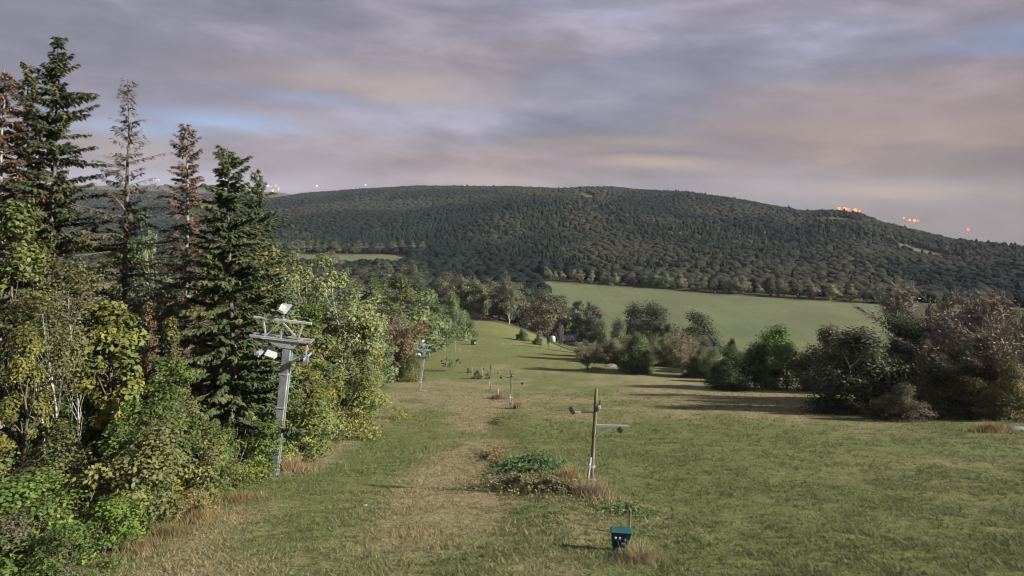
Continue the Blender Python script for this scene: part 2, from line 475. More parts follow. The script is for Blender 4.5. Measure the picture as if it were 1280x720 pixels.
def build_ground():
    ux = np.linspace(-6.1, 6.1, 400); X = 15 * np.sinh(ux)
    uy = np.linspace(-2.3, 6.35, 430); Y = 22 + 16 * np.sinh(uy)
    gx, gy = np.meshgrid(X, Y)
    x = gx.ravel(); y = gy.ravel(); z = terrain(x, y)
    nx, ny = len(X), len(Y)
    i = np.arange(ny - 1)[:, None] * nx + np.arange(nx - 1)[None]
    Fc = np.stack([i, i + 1, i + nx + 1, i + nx], -1).reshape(-1, 4)
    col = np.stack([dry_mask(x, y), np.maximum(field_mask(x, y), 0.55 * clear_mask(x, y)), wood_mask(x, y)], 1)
    m, t = new_mat('ground')
    a = t.n('ShaderNodeAttribute', attribute_name='mask').outputs['Color']
    s = t.n('ShaderNodeSeparateColor', {0: a}).outputs
    co = t.n('ShaderNodeTexCoord').outputs['Object']
    n1 = t.noise(co, 1.1, 6.0, 0.7); n2 = t.noise(co, 6.0, 5.0, 0.7); n3 = t.noise(co, 0.07, 4.0, 0.6)
    stp = t.n('ShaderNodeMapping', {0: co, 3: (0.5, 0.12, 0.5)}).outputs[0]
    n4 = t.noise(stp, 1.0, 5.0, 0.7)
    green = t.mix(t.rng(n1, 0.35, 0.65), (0.088, 0.107, 0.034), (0.146, 0.158, 0.058))
    green = t.mix(t.rng(n3, 0.4, 0.65, 0.0, 0.5), green, (0.150, 0.152, 0.060))
    dry = t.mix(t.rng(n1, 0.35, 0.65), (0.160, 0.138, 0.072), (0.255, 0.222, 0.125))
    f = t.rng(t.math('ADD', s[0], t.math('MULTIPLY', t.math('SUBTRACT', n2, 0.5), 1.3)), 0.15, 0.95)
    base = t.mix(f, green, dry)
    base = t.mix(t.rng(n4, 0.55, 0.75, 0.0, 0.35), base, (0.075, 0.060, 0.034))
    field = t.mix(t.rng(t.noise(t.n('ShaderNodeMapping', {0: co, 3: (0.012, 0.03, 0.02)}).outputs[0], 1.0, 5.0, 0.6), 0.35, 0.65), (0.078, 0.112, 0.046), (0.110, 0.130, 0.058))
    field = t.mix(t.rng(t.noise(co, 0.35, 5.0, 0.75), 0.35, 0.7, 0.0, 0.6), field, (0.088, 0.085, 0.052))
    rows = t.noise(t.n('ShaderNodeMapping', {0: co, 2: (0, 0, R(24)), 3: (0.28, 0.012, 0.1)}).outputs[0], 1.0, 3.0, 0.6)
    field = t.mix(t.rng(rows, 0.45, 0.62, 0.0, 0.40), field, (0.120, 0.132, 0.066))
    field = t.mix(t.rng(t.noise(co, 0.02, 3.0, 0.6), 0.45, 0.62, 0.0, 0.55), field, (0.086, 0.090, 0.050))
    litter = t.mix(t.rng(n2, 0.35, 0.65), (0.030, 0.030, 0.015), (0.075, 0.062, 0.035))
    soil = t.math('MULTIPLY', t.rng(t.noise(co, 7.5, 4.0, 0.65), 0.52, 0.66), t.rng(t.noise(co, 1.3, 3.0, 0.6), 0.35, 0.6, 0.35, 0.9))
    base = t.mix(soil, base, (0.030, 0.030, 0.013))
    pale = t.math('MULTIPLY', t.rng(t.noise(co, 9.5, 4.0, 0.65), 0.56, 0.70), 0.5)
    base = t.mix(pale, base, (0.235, 0.225, 0.130))
    base = t.mix(s[1], base, field)
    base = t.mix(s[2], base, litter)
    spot = t.math('MULTIPLY', t.rng(t.noise(co, 13.0, 3.0, 0.6), 0.30, 0.46, 0.40, 1.0), t.rng(t.noise(co, 3.5, 4.0, 0.7), 0.3, 0.6, 0.70, 1.12))
    base = t.n('ShaderNodeVectorMath', {0: base, 3: spot}, operation='SCALE').outputs[0]
    h = t.math('ADD', t.math('MULTIPLY', n2, 0.5), t.math('MULTIPLY', t.noise(co, 22.0, 3.0, 0.6), 0.5))
    bp = t.n('ShaderNodeBump', {'Strength': 0.9, 'Distance': 0.16, 'Height': h}).outputs[0]
    bs = t.n('ShaderNodeBsdfPrincipled', {'Base Color': base, 'Roughness': 0.95, 'Specular IOR Level': 0.15, 'Normal': bp})
    t.n('ShaderNodeOutputMaterial', {0: bs.outputs[0]})
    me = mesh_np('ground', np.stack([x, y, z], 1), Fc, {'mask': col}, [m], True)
    g = link('ground', me)
    tag(g, 'sloping mown ski meadow, valley floor and hills', None, None, 'structure')
    return g


build_ground()

# ------------------------------------------------------------------ grass (nobody could count it)
def blade_mat():
    m, t = new_mat('grass_blade')
    c = t.n('ShaderNodeAttribute', attribute_name='col').outputs['Color']
    bs = t.n('ShaderNodeBsdfPrincipled', {'Base Color': c, 'Roughness': 0.8, 'Specular IOR Level': 0.15})
    tr = t.n('ShaderNodeBsdfTranslucent', {0: c})
    t.n('ShaderNodeOutputMaterial', {0: t.n('ShaderNodeMixShader', {0: 0.3, 1: bs.outputs[0], 2: tr.outputs[0]}).outputs[0]})
    return m


M_BLADE = blade_mat()


def blades(x, y, h, w, lean, col, rng):
    """one bent triangle pair per blade; returns V, F(tri), colours"""
    n = len(x); z = terrain(x, y) - 0.02
    a = rng.rand(n) * 2 * np.pi; b = rng.rand(n) * 2 * np.pi
    base = np.stack([x, y, z], 1)
    side = np.stack([np.cos(a), np.sin(a), 0 * a], 1) * w[:, None]
    tip = base + np.stack([np.cos(b) * lean * h, np.sin(b) * lean * h, h], 1)
    V = np.stack([base - side, base + side, tip], 1).reshape(-1, 3)
    return V, np.arange(3 * n).reshape(-1, 3), np.repeat(col, 3, 0)


def build_grass():
    rng = np.random.RandomState(11)
    n = 110000
    # even cover per picture area: nearer means denser
    y = 13.0 * (95 / 13.0) ** (rng.rand(n) ** 1.15)
    x = (rng.rand(n) * 2 - 1) * 0.90 * y
    keep = (x > edge_x(y) - 0.8) & (x < 62)
    x, y = x[keep], y[keep]
    clump = fbm(x / 1.1 + 3, y / 1.1, 3)
    keep = rng.rand(len(x)) < 0.5 + 0.7 * sstep(0.40, 0.62, clump)
    x, y = x[keep], y[keep]; clump = clump[keep]
    k = 6
    x = np.repeat(x, k) + rng.randn(len(x) * k) * 0.06 * (np.repeat(y, k) / 20); y0 = np.repeat(y, k); y = y0 + rng.randn(len(y0)) * 0.06 * (y0 / 20)
    cl = np.repeat(clump, k)
    d = np.clip(dry_mask(x, y) + rng.randn(len(x)) * 0.22, 0, 1)
    d = sstep(0.25, 0.9, d)
    g = np.array([0.080, 0.110, 0.036]); g2 = np.array([0.170, 0.180, 0.085]); br = np.array([0.250, 0.212, 0.115])
    m = rng.rand(len(x))[:, None]
    col = (g * (1 - m) + g2 * m) * (1 - d[:, None]) + br * d[:, None]
    col = col * (0.45 + 1.0 * rng.rand(len(x)))[:, None]
    h = (0.03 + 0.07 * rng.rand(len(x)) ** 1.5) * (0.7 + 0.6 * sstep(0.35, 0.7, cl)) * np.minimum(1.5, 0.8 + y / 60)
    V, Fc, cc = blades(x, y, h, 0.009 + 0.012 * y / 40, 1.2, col, rng)
    o = link('grass', mesh_np('grass', V, Fc, {'col': cc}, [M_BLADE]))
    tag(o, 'short mown grass mottled green and brown on the slope', None, None, 'stuff')


build_grass()


def build_rough():
    """taller, darker tussocks scattered through the turf"""
    rng = np.random.RandomState(12)
    n = 15000
    y = 14.0 * (100 / 14.0) ** (rng.rand(n) ** 1.0); x = (rng.rand(n) * 2 - 1) * 0.90 * y
    keep = (x > edge_x(y) - 0.4) & (x < 60) & (rng.rand(n) < 0.15 + 1.2 * sstep(0.42, 0.60, fbm(x / 2.6 + 8, y / 3.4, 3)))
    x, y = x[keep], y[keep]; k = 9
    sz = np.repeat(0.6 + 0.9 * rng.rand(len(x)) ** 2, k)
    hue = np.repeat(rng.rand(len(x)), k)[:, None]
    x = np.repeat(x, k); y = np.repeat(y, k); f = 0.8 + y / 70
    x = x + rng.randn(len(x)) * 0.035 * sz * f; y = y + rng.randn(len(x)) * 0.035 * sz * f
    d = sstep(0.3, 0.9, dry_mask(x, y))[:, None]
    col = (np.array([0.058, 0.088, 0.024]) * (1 - hue) + np.array([0.125, 0.150, 0.045]) * hue) * (1 - d) + np.array([0.20, 0.165, 0.085]) * d
    col = col * (0.6 + 0.7 * rng.rand(len(x), 1))
    V, Fc, cc = blades(x, y, 0.13 * sz * (0.6 + 0.6 * rng.rand(len(x))) * f, 0.011 * f, 0.8, col, rng)
    tag(link('tussocks', mesh_np('tussocks', V, Fc, {'col': cc}, [M_BLADE])), 'darker tussocks of longer grass in the turf', None, None, 'stuff')


build_rough()


# ------------------------------------------------------------------ tree makers: each returns (trunk mesh, crown mesh) one unit of its own height
def trunk_curve(rng, H, bend, n=9):
    t = np.linspace(0, 1, n)
    a = rng.rand() * 6.28
    off = np.cumsum(rng.randn(n, 2) * bend * H * 0.02, 0)
    off -= off[0]
    return np.stack([off[:, 0] + np.cos(a) * bend * 0.06 * H * t ** 2, off[:, 1] + np.sin(a) * bend * 0.06 * H * t ** 2, t * H], 1)


def make_broadleaf(seed, H=10.0, Rr=0.30, base=0.12, n_leaf=9000, leaf=0.13, clumps=60, bark=None, mat=None, shape='round', trunk_r=0.018, multi=1, bend=1.0, limb=0.55, clump_r=0.20):
    rng = np.random.RandomState(seed)
    tr = Acc(); cr = Acc()
    mat = mat or M_LEAF; bark = bark or M_BARK
    stems = []
    for k in range(multi):
        P = trunk_curve(rng, H * (0.86 if multi == 1 else 0.7 + 0.2 * rng.rand()), bend)
        if multi > 1:
            a = k / multi * 6.28 + rng.rand(); s = Rr * H * (0.25 + 0.5 * rng.rand())
            t = np.linspace(0, 1, len(P))[:, None]
            P[:, :2] += np.array([np.cos(a), np.sin(a)]) * s * t ** 1.3 + np.array([np.cos(a), np.sin(a)]) * 0.012 * H
        P[0, 2] -= 0.04 * H
        rad = trunk_r * H * (1.0 if multi == 1 else 0.55) * np.linspace(1, 0.12, len(P)) ** 0.9
        rad[0] *= 1.35
        tr.tube(P, rad, 7); stems.append((P, rad))
    # crown outline
    ph = rng.rand(6) * 6.28
    C3 = []
    while len(C3) < clumps:
        h = rng.rand()
        if shape == 'round': prof = math.sin(math.pi * min(1, (h * 0.92 + 0.08)) ** 0.8) ** 0.6
        elif shape == 'cone': prof = (1 - h) ** 0.75 * min(1, 0.35 + 4 * h)
        elif shape == 'tall': prof = (math.sin(math.pi * (h * 0.9 + 0.06)) ** 0.5) * (0.85 + 0.15 * math.sin(h * 9 + ph[0]))
        else: prof = (1 - h ** 2.2) ** 0.6          # dome: shrub that reaches the ground
        a = rng.rand() * 6.28
        lob = 1 + 0.20 * math.sin(2 * a + ph[1]) + 0.14 * math.sin(3 * a + ph[2] + 4 * h) + 0.14 * math.sin(5 * h * 3 + ph[3] + a)
        if shape == 'dome': lob *= 0.62 + 0.75 * float(vnoise(a * 1.3 + ph[4] * 7, h * 3.3 + ph[5]))
        r = Rr * H * prof * lob * (0.30 + 0.70 * rng.rand() ** 0.45)
        z = base * H + h * (H * (1 - base) * 0.97)
        if shape in ('dome', 'round'): z *= 0.70 + 0.34 * float(vnoise(a * 1.1 + ph[0] * 5, ph[1] * 3)) + 0.10 * (h > 0.9)
        C3.append((r * math.cos(a), r * math.sin(a), z))
    C3 = np.array(C3)
    P0 = stems[0][0]
    C3[:, 0] += np.interp(C3[:, 2], P0[:, 2], P0[:, 0]); C3[:, 1] += np.interp(C3[:, 2], P0[:, 2], P0[:, 1])
    # limbs to some of the clumps
    for c in C3[::2][:26]:
        P, rad = stems[rng.randint(len(stems))]
        zs = max(0.05 * H, c[2] - (0.12 + 0.18 * rng.rand()) * H)
        zs = min(zs, P[-1, 2])
        s = np.array([np.interp(zs, P[:, 2], P[:, 0]), np.interp(zs, P[:, 2], P[:, 1]), zs])
        mid = (s + c) / 2 + np.array([0, 0, -0.02 * H]) + rng.randn(3) * 0.012 * H
        r0 = float(np.interp(zs, P[:, 2], rad)) * limb
        tr.tube(np.array([s, mid, c]), [r0, r0 * 0.6, r0 * 0.18], 4)
    ct = rng.rand(clumps)
    ctr = clump_r * Rr * H * (0.6 + 0.9 * rng.rand(clumps)) * 1.25
    per = rng.multinomial(n_leaf, ctr ** 2 / (ctr ** 2).sum())
    idx = np.repeat(np.arange(clumps), per)
    d = unit(rng.randn(len(idx), 3)); rr = rng.rand(len(idx)) ** 0.5
    off = d * rr[:, None] * ctr[idx][:, None] * np.array([1.15, 1.15, 0.8])
    c = C3[idx] + off
    out = unit(c - np.array([0, 0, (base + (1 - base) * 0.4) * H]))
    nor = unit(d * 0.8 + out * 0.6 + np.array([0, 0, 0.5]) + rng.randn(len(idx), 3) * 0.55)
    ax = unit(np.cross(nor, rng.randn(len(idx), 3)))
    sz = leaf * (0.6 + 0.8 * rng.rand(len(idx)))
    tint = np.clip(ct[idx] * 0.6 + 0.4 * rng.rand(len(idx)), 0, 1)
    quads(cr, c, ax, nor, sz, sz * 0.62, tint)
    return tr.mesh('trunk', bark, True), cr.mesh('crown', mat)


def make_spruce(seed, H=18.0, Rr=0.17, base=0.06, dens=1.0, spray=0.30, droop=0.35, dead=0.0, ragged=0.25, bark=None, whorl=0.42, lean=0.0, bare_to=0.0, mat=None, thick=1.0):
    rng = np.random.RandomState(seed)
    tr = Acc(); cr = Acc()
    P = trunk_curve(rng, H, 0.12, 14); P[0, 2] -= 0.5
    P[:, 0] += lean * H * np.linspace(0, 1, 14) ** 1.6
    rad = 0.0105 * H * np.linspace(1, 0.06, 14) ** 0.85; rad[0] *= 1.3
    tr.tube(P, rad, 7)
    h = base * H; skew = rng.rand() * 6.28
    SC_, SA, SN, SL, SW, ST = [], [], [], [], [], []
    while h < H * 0.985:
        t = h / H
        nb = rng.randint(6, 10) if t > 0.12 else rng.randint(3, 6)
        if dead: nb = rng.randint(4, 7)
        a0 = rng.rand() * 6.28
        wl = 1 + ragged * 1.4 * (rng.rand() - 0.5)
        for k in range(nb):
            a = a0 + k / nb * 6.28 + rng.randn() * 0.25
            prof = (1 - t) ** 0.72 * min(1.0, 0.55 + t * 3.5)
            Ln = Rr * H * prof * wl * (1 + ragged * (rng.rand() * 2 - 1)) * (1 + 0.18 * math.cos(a - skew))
            Ln = max(Ln, 0.18)
            dr = droop * (1 - t) + 0.02
            s = np.linspace(0, 1, 5)
            dz = Ln * ((0.16 + 0.14 * rng.randn()) * s + 0.25 * t * s - dr * 1.2 * s ** 1.6 + 0.28 * dr * s ** 4)
            if t > 0.9: dz = Ln * (0.7 * s)
            hh = min(max(h + rng.randn() * whorl * 0.65, 0.02 * H), H * 0.99)
            bx = np.interp(hh, P[:, 2], P[:, 0]); by = np.interp(hh, P[:, 2], P[:, 1])
            wob = np.cumsum(rng.randn(5) * 0.03 * Ln)
            B = np.stack([bx + np.cos(a) * Ln * s - np.sin(a) * wob, by + np.sin(a) * Ln * s + np.cos(a) * wob, hh + dz], 1)
            br = (0.006 + 0.009 * Ln) * (0.75 if not dead else 0.9)
            tr.tube(B, br * np.linspace(1, 0.25, 5), 3)
            live = dens
            if t < bare_to: live = dens * 0.10
            if dead: live = dens * (1 - dead) * (0.4 + 1.2 * rng.rand())
            m = int(Ln / (spray * 0.16) * 2.0 * live + rng.rand())
            if dead:
                for q in range(int(3 + Ln * 4)):          # bare side twigs
                    sq = 0.25 + 0.75 * rng.rand()
                    p0 = np.array([np.interp(sq, s, B[:, j]) for j in range(3)])
                    aa = a + (1 if rng.rand() < 0.5 else -1) * (0.5 + 0.5 * rng.rand())
                    l2 = 0.32 * Ln * (1.15 - sq) + 0.12
                    p1 = p0 + np.array([np.cos(aa) * l2, np.sin(aa) * l2, -0.15 * l2 + rng.randn() * 0.1])
                    tr.tube(np.array([p0, p1]), [br * 0.42, br * 0.18], 3)
            if m <= 0: continue
            q = (0.12 + 0.9 * rng.rand(m) ** 0.75)
            p0 = np.stack([np.interp(q, s, B[:, j]) for j in range(3)], 1)
            sd_ = np.where(rng.rand(m) < 0.5, 1, -1) * (0.35 + 0.75 * rng.rand(m))
            aa = a + sd_
            ln = spray * (0.55 + 0.7 * rng.rand(m)) * (1.25 - 0.55 * q)
            ax = np.stack([np.cos(aa), np.sin(aa), -0.35 - 0.75 * rng.rand(m) + 0.3 * t], 1)
            SC_.append(p0 + ax * ln[:, None] * 0.85 + rng.randn(m, 3) * 0.03); SA.append(ax)
            SN.append(np.stack([rng.randn(m) * 0.35, rng.randn(m) * 0.35, np.ones(m)], 1))
            SL.append(ln); SW.append(ln * 0.30 * thick * (0.7 + 0.6 * rng.rand(m)))
            ST.append(np.clip(0.25 + 0.5 * rng.rand() + 0.35 * (rng.rand(m) - 0.5) + 0.2 * (q - 0.5), 0, 1))
        h += whorl * (0.75 + 0.5 * rng.rand()) * (1.15 - 0.5 * t)
    quads(cr, np.concatenate(SC_), np.concatenate(SA), np.concatenate(SN), np.concatenate(SL), np.concatenate(SW), np.concatenate(ST))
    return tr.mesh('trunk', bark or M_BARK, True), cr.mesh('crown', mat or M_NEEDLE)


def make_twiggy(seed, H=9.0, Rr=0.42, n=5200, ln=0.34, wd=0.013, stems=9, leaves=1500, leaf=0.11, bark=None, base=0.05):
    """nearly bare shrub or small tree: many upright stems, fine twigs, few leaves"""
    rng = np.random.RandomState(seed)
    tr = Acc(); cr = Acc(); tips = []
    for k in range(stems):
        a = rng.rand() * 6.28; s = Rr * H * (0.25 + 0.75 * rng.rand() ** 0.7)
        hh = H * (1.0 - 0.35 * (s / (Rr * H)) ** 1.5) * (0.85 + 0.15 * rng.rand())
        t = np.linspace(0, 1, 7)
        P = np.stack([np.cos(a) * s * t ** 1.1, np.sin(a) * s * t ** 1.1, hh * (t * 1.15 - 0.15 * t ** 2)], 1) + np.cumsum(rng.randn(7, 3) * 0.015 * H * np.array([1, 1, 0.2]), 0)
        P[:, 2] *= hh / P[-1, 2]; P[0] = (rng.randn() * 0.1, rng.randn() * 0.1, -0.3)
        tr.tube(P, (0.0055 * H) * np.linspace(1, 0.2, 7), 5)
        for q in range(9):
            tq = 0.25 + 0.72 * rng.rand()
            p0 = np.array([np.interp(tq, t, P[:, j]) for j in range(3)])
            d = np.array([np.cos(a) * 0.4, np.sin(a) * 0.4, 1.0]) + rng.randn(3) * np.array([0.6, 0.6, 0.25])
            l2 = H * (0.10 + 0.14 * rng.rand())
            p1 = p0 + d / np.linalg.norm(d) * l2; p1[2] = min(p1[2], H)
            tr.tube(np.array([p0, (p0 + p1) / 2 + rng.randn(3) * 0.05, p1]), [0.0035 * H, 0.0025 * H, 0.001 * H], 3)
            tips.append((p0, p1))
    tips = np.array(tips)
    i = rng.randint(len(tips), size=n); q = rng.rand(n, 1)
    c = tips[i, 0] * (1 - q) + tips[i, 1] * q
    dd = unit(unit(tips[i, 1] - tips[i, 0]) + rng.randn(n, 3) * 0.55)
    l = ln * (0.4 + 0.8 * rng.rand(n))
    quads(cr, c + dd * l[:, None], dd, rng.randn(n, 3), l, wd * (0.7 + 0.6 * rng.rand(n)), np.clip(0.3 + 0.4 * rng.rand(n), 0, 1))
    if leaves:
        i = rng.randint(len(tips), size=leaves); q = rng.rand(leaves, 1)
        c = tips[i, 0] * (1 - q) + tips[i, 1] * q + rng.randn(leaves, 3) * 0.05 * H * 0.6
        c[:, 2] = np.clip(c[:, 2], 0.05, H)
        quads(cr, c, rng.randn(leaves, 3), rng.randn(leaves, 3) + np.array([0, 0, 1]), leaf * (0.6 + 0.8 * rng.rand(leaves)), leaf * 0.6, 0.4 + 0.6 * rng.rand(leaves))
    return tr.mesh('trunk', bark or M_GREYBARK, True), cr.mesh('crown', M_TWIG)


PROTO = {}


def proto(kind):
    """(trunk, crown, own height, name, category)"""
    if kind in PROTO: return PROTO[kind]
    if kind == 'spruce0': r = (*make_spruce(1, 21, 0.160, 0.10, 0.85, 0.16, 0.30, 0, 0.70, lean=0.02, whorl=0.48, thick=1.25), 21, 'spruce_tree')
    elif kind == 'spruce1': r = (*make_spruce(2, 19, 0.175, 0.05, 0.80, 0.16, 0.28, 0, 0.65, whorl=0.46, thick=1.25), 19, 'spruce_tree')
    elif kind == 'fir': r = (*make_spruce(3, 17, 0.230, 0.03, 0.95, 0.16, 0.20, 0, 0.42, whorl=0.50, thick=1.25), 17, 'fir_tree')
    elif kind == 'deadspruce': r = (*make_spruce(4, 20, 0.150, 0.28, 0.9, 0.15, 0.24, 0.72, 0.55, bark=M_BARK, whorl=0.40), 20, 'dead_spruce')
    elif kind == 'brownspruce': r = (*make_spruce(5, 19, 0.150, 0.22, 0.9, 0.13, 0.40, 0.25, 0.55, bark=M_GREYBARK, whorl=0.36), 19, 'brown_spruce')
    elif kind == 'maple': r = (*make_broadleaf(21, 10, 0.135, 0.10, 6000, 0.14, 52, shape='tall', clump_r=0.26), 10, 'maple_tree')
    elif kind == 'broad0': r = (*make_broadleaf(22, 12, 0.185, 0.12, 11000, 0.115, 64, shape='tall'), 12, 'broadleaf_tree')
    elif kind == 'broad1': r = (*make_broadleaf(23, 11, 0.215, 0.12, 10000, 0.115, 56, shape='round'), 11, 'broadleaf_tree')
    elif kind == 'broad2': r = (*make_broadleaf(24, 13, 0.165, 0.08, 9000, 0.11, 70, shape='cone'), 13, 'broadleaf_tree')
    elif kind == 'pale': r = (*make_broadleaf(25, 14, 0.26, 0.24, 9500, 0.13, 58, bark=M_BIRCH, shape='round', trunk_r=0.011), 14, 'aspen_tree')
    elif kind == 'birch': r = (*make_broadleaf(26, 11, 0.12, 0.46, 2600, 0.070, 40, bark=M_BIRCH, shape='tall', trunk_r=0.0062, clump_r=0.40, bend=0.35, limb=0.30), 11, 'birch_tree')
    elif kind == 'birch1': r = (*make_broadleaf(27, 12, 0.13, 0.44, 3400, 0.075, 44, bark=M_BIRCH, shape='tall', trunk_r=0.0066, clump_r=0.34, bend=0.35, limb=0.30), 12, 'birch_tree')
    elif kind == 'shrub0': r = (*make_broadleaf(31, 3.2, 0.50, 0.04, 7000, 0.060, 44, shape='dome', multi=5, trunk_r=0.02, clump_r=0.24), 3.2, 'hazel_shrub')
    elif kind == 'shrub1': r = (*make_broadleaf(32, 3.6, 0.42, 0.04, 7000, 0.058, 48, shape='dome', multi=5, trunk_r=0.02, clump_r=0.22), 3.6, 'hazel_shrub')
    elif kind == 'shrub2': r = (*make_broadleaf(33, 2.4, 0.60, 0.02, 4600, 0.06, 40, shape='dome', multi=6, trunk_r=0.018, clump_r=0.22), 2.4, 'bramble_shrub')
    elif kind == 'bush0': r = (*make_broadleaf(34, 9, 0.48, 0.0, 18000, 0.135, 80, shape='dome', multi=5, trunk_r=0.014, clump_r=0.22), 9, 'large_bush')
    elif kind == 'bush1': r = (*make_broadleaf(35, 9, 0.38, 0.0, 16000, 0.135, 76, shape='dome', multi=3, trunk_r=0.016, clump_r=0.25), 9, 'large_bush')
    elif kind == 'twig0': r = (*make_twiggy(41, 9, 0.42, 17000, stems=13, leaves=2600), 9, 'bare_tree')
    elif kind == 'twig1': r = (*make_twiggy(42, 10, 0.40, 17000, stems=14, leaves=3200), 10, 'bare_tree')
    elif kind == 'twigbirch': r = (*make_twiggy(43, 11, 0.38, 14000, ln=0.30, stems=13, leaves=7500, leaf=0.12), 11, 'birch_bush')
    elif kind == 'mid0': r = (*make_broadleaf(51, 14, 0.30, 0.10, 3600, 0.30, 40, shape='round', clump_r=0.27), 14, 'broadleaf_tree')
    elif kind == 'mid1': r = (*make_broadleaf(52, 14, 0.24, 0.10, 3400, 0.30, 40, shape='tall', clump_r=0.27), 14, 'broadleaf_tree')
    elif kind == 'mid2': r = (*make_broadleaf(53, 14, 0.36, 0.04, 3800, 0.30, 40, shape='dome', clump_r=0.25, multi=3), 14, 'broadleaf_tree')
    elif kind == 'midspruce': r = (*make_spruce(54, 16, 0.17, 0.05, 0.7, 0.55, 0.3, 0, 0.3, whorl=0.8), 16, 'spruce_tree')
    PROTO[kind] = r
    return r


CATS = {'maple_tree': 'tree', 'hazel_shrub': 'shrub', 'bramble_shrub': 'shrub', 'large_bush': 'bush', 'birch_bush': 'bush'}
trng = random.Random(5)


def tree(kind, x, y, h, col, label, group=None, wide=1.0, name=None, lean=(0, 0), rz=None, trunk_mat=None):
    trm, crm, H, nm = proto(kind)
    nm = name or nm
    o = thing(nm, label, CATS.get(nm, 'bush' if 'bush' in nm else 'shrub' if 'shrub' in nm else 'tree'), (x, y, tz(x, y) - 0.03), trng.random() * 6.28 if rz is None else rz, group)
    s = h / H
    o.scale = (s * wide, s * wide, s)
    if lean != (0, 0):
        o.rotation_mode = 'QUATERNION'
        o.rotation_quaternion = Matrix.Rotation(lean[0], 4, 'Y').to_quaternion() @ Matrix.Rotation(lean[1], 4, 'X').to_quaternion() @ Matrix.Rotation(trng.random() * 6.28 if rz is None else rz, 4, 'Z').to_quaternion()
    link('trunk', trm, o)
    j = [c * (1 + 0.10 * (trng.random() - 0.5)) for c in col]
    link('crown', crm, o, j)
    return o


def tree_px(kind, px, y, top, col, label, group=None, **kw):
    """a tree whose foot stands y metres ahead in the direction of a column of the photograph and whose tip reaches a row of it"""
    x = (px - 640) / F * y
    ztop = CAM_Z + (HOR - top) / F * y
    return tree(kind, x, y, max(ztop - tz(x, y), 0.8), col, label, group, **kw)


GREEN = (0.070, 0.105, 0.024); YGREEN = (0.120, 0.150, 0.028); OLIVE = (0.100, 0.098, 0.040); PALE = (0.130, 0.162, 0.074)
GOLD = (0.130, 0.124, 0.044); BROWN = (0.110, 0.080, 0.048); RUST = (0.115, 0.074, 0.046); SPR = (0.056, 0.070, 0.034); DKG = (0.036, 0.054, 0.022)
MAUVE = (0.155, 0.136, 0.112); GREYG = (0.100, 0.126, 0.070)

# ---- the tall conifers and the front row of the wood on the left
tree_px('spruce0', 66, 30, 44, SPR, 'tallest dark spruce, ragged, at the far left against the sky', rz=0.3, wide=0.9)
tree_px('spruce1', 34, 33, 80, (0.062, 0.070, 0.032), 'dark spruce just left of and behind the tallest spruce', rz=2.0, wide=0.85)
tree_px('brownspruce', 2, 29, 86, RUST, 'rust brown dying spruce at the left edge of the picture', rz=1.0)
tree_px('deadspruce', 152, 32, 97, (0.10, 0.085, 0.070), 'tall bare dead spruce with pale trunk and short twigs', rz=0.5)
tree_px('brownspruce', 235, 34, 152, (0.118, 0.080, 0.056), 'reddish brown dying spruce beside the green fir', rz=2.6)
tree_px('fir', 288, 31, 184, (0.058, 0.086, 0.036), 'full dark green fir behind the near lift pylon', rz=0.9, wide=1.12)
tree_px('spruce1', 318, 44, 211, SPR, 'narrow dark spruce peeking out right of the green fir', rz=4.1, wide=0.75)
tree_px('maple', 143, 25.5, 372, (0.118, 0.142, 0.038), 'bright yellow green maple right of the white birch stems')
tree_px('pale', 183, 45, 262, (0.085, 0.115, 0.070), 'blue green small tree between dead and brown spruces', wide=0.5)
tree_px('birch', 62, 23.5, 360, OLIVE, 'slender birch with two leaning white stems, leftmost of three', 'slender birches on the left', lean=(-0.10, 0.0), rz=0.4)
tree_px('birch', 78, 23.2, 350, OLIVE, 'slender leaning birch, middle of the three white stems', 'slender birches on the left', lean=(-0.07, 0.0), rz=2.2)
tree_px('birch1', 101, 24.5, 320, (0.090, 0.092, 0.042), 'tall straight white birch stem nearest the bright maple', 'slender birches on the left', lean=(-0.04, 0), rz=1.1)
tree_px('broad1', 22, 26, 270, (0.078, 0.100, 0.036), 'green leafy tree below the tallest spruce at left edge', wide=0.85)
tree_px('broad0', 92, 31, 300, (0.072, 0.090, 0.026), 'dark olive tree behind the white birch stems', wide=0.85)
tree_px('broad1', 20, 21.5, 420, (0.105, 0.115, 0.030), 'yellowish tree at the left edge below the green one', wide=0.75)
tree_px('broad2', 212, 27.5, 400, OLIVE, 'olive brown tree between the bright maple and the fir', wide=0.85)
tree_px('broad2', 182, 29, 380, BROWN, 'brownish half bare tree behind the bright maple', wide=0.7)
tree_px('broad1', 345, 38, 318, GOLD, 'golden brown tree directly behind the pylon head', wide=1.2)
tree_px('pale', 425, 56, 318, PALE, 'pale green aspen with white stems right of the pylon', wide=0.95)
tree_px('pale', 384, 60, 312, (0.115, 0.135, 0.058), 'pale aspen with straight white stem nearest the pylon', wide=0.8)
tree_px('broad2', 446, 52, 405, (0.112, 0.138, 0.048), 'yellow green pointed tree at the wood edge right of the pylon', wide=1.5)
tree_px('broad0', 410, 47, 400, (0.098, 0.115, 0.042), 'olive green tree at the wood edge just right of the pylon mast', wide=1.5)
tree_px('broad1', 380, 40, 440, (0.115, 0.125, 0.035), 'low yellow green tree right behind the pylon mast', wide=1.4)
tree_px('twigbirch', 496, 118, 388, (0.125, 0.104, 0.062), 'round reddish birch bush standing alone beside the far pylon', wide=1.05, name='birch_bush')
tree_px('bush0', 512, 117, 420, (0.100, 0.110, 0.036), 'yellow green bush tucked against the reddish birch bush', wide=0.6)
tree_px('broad1', 500, 152, 352, (0.090, 0.110, 0.045), 'green tree rising behind the reddish birch bush', wide=1.3)
tree_px('bush1', 546, 185, 382, (0.110, 0.136, 0.058), 'green bush above the far pylon at the wood edge', wide=1.0)
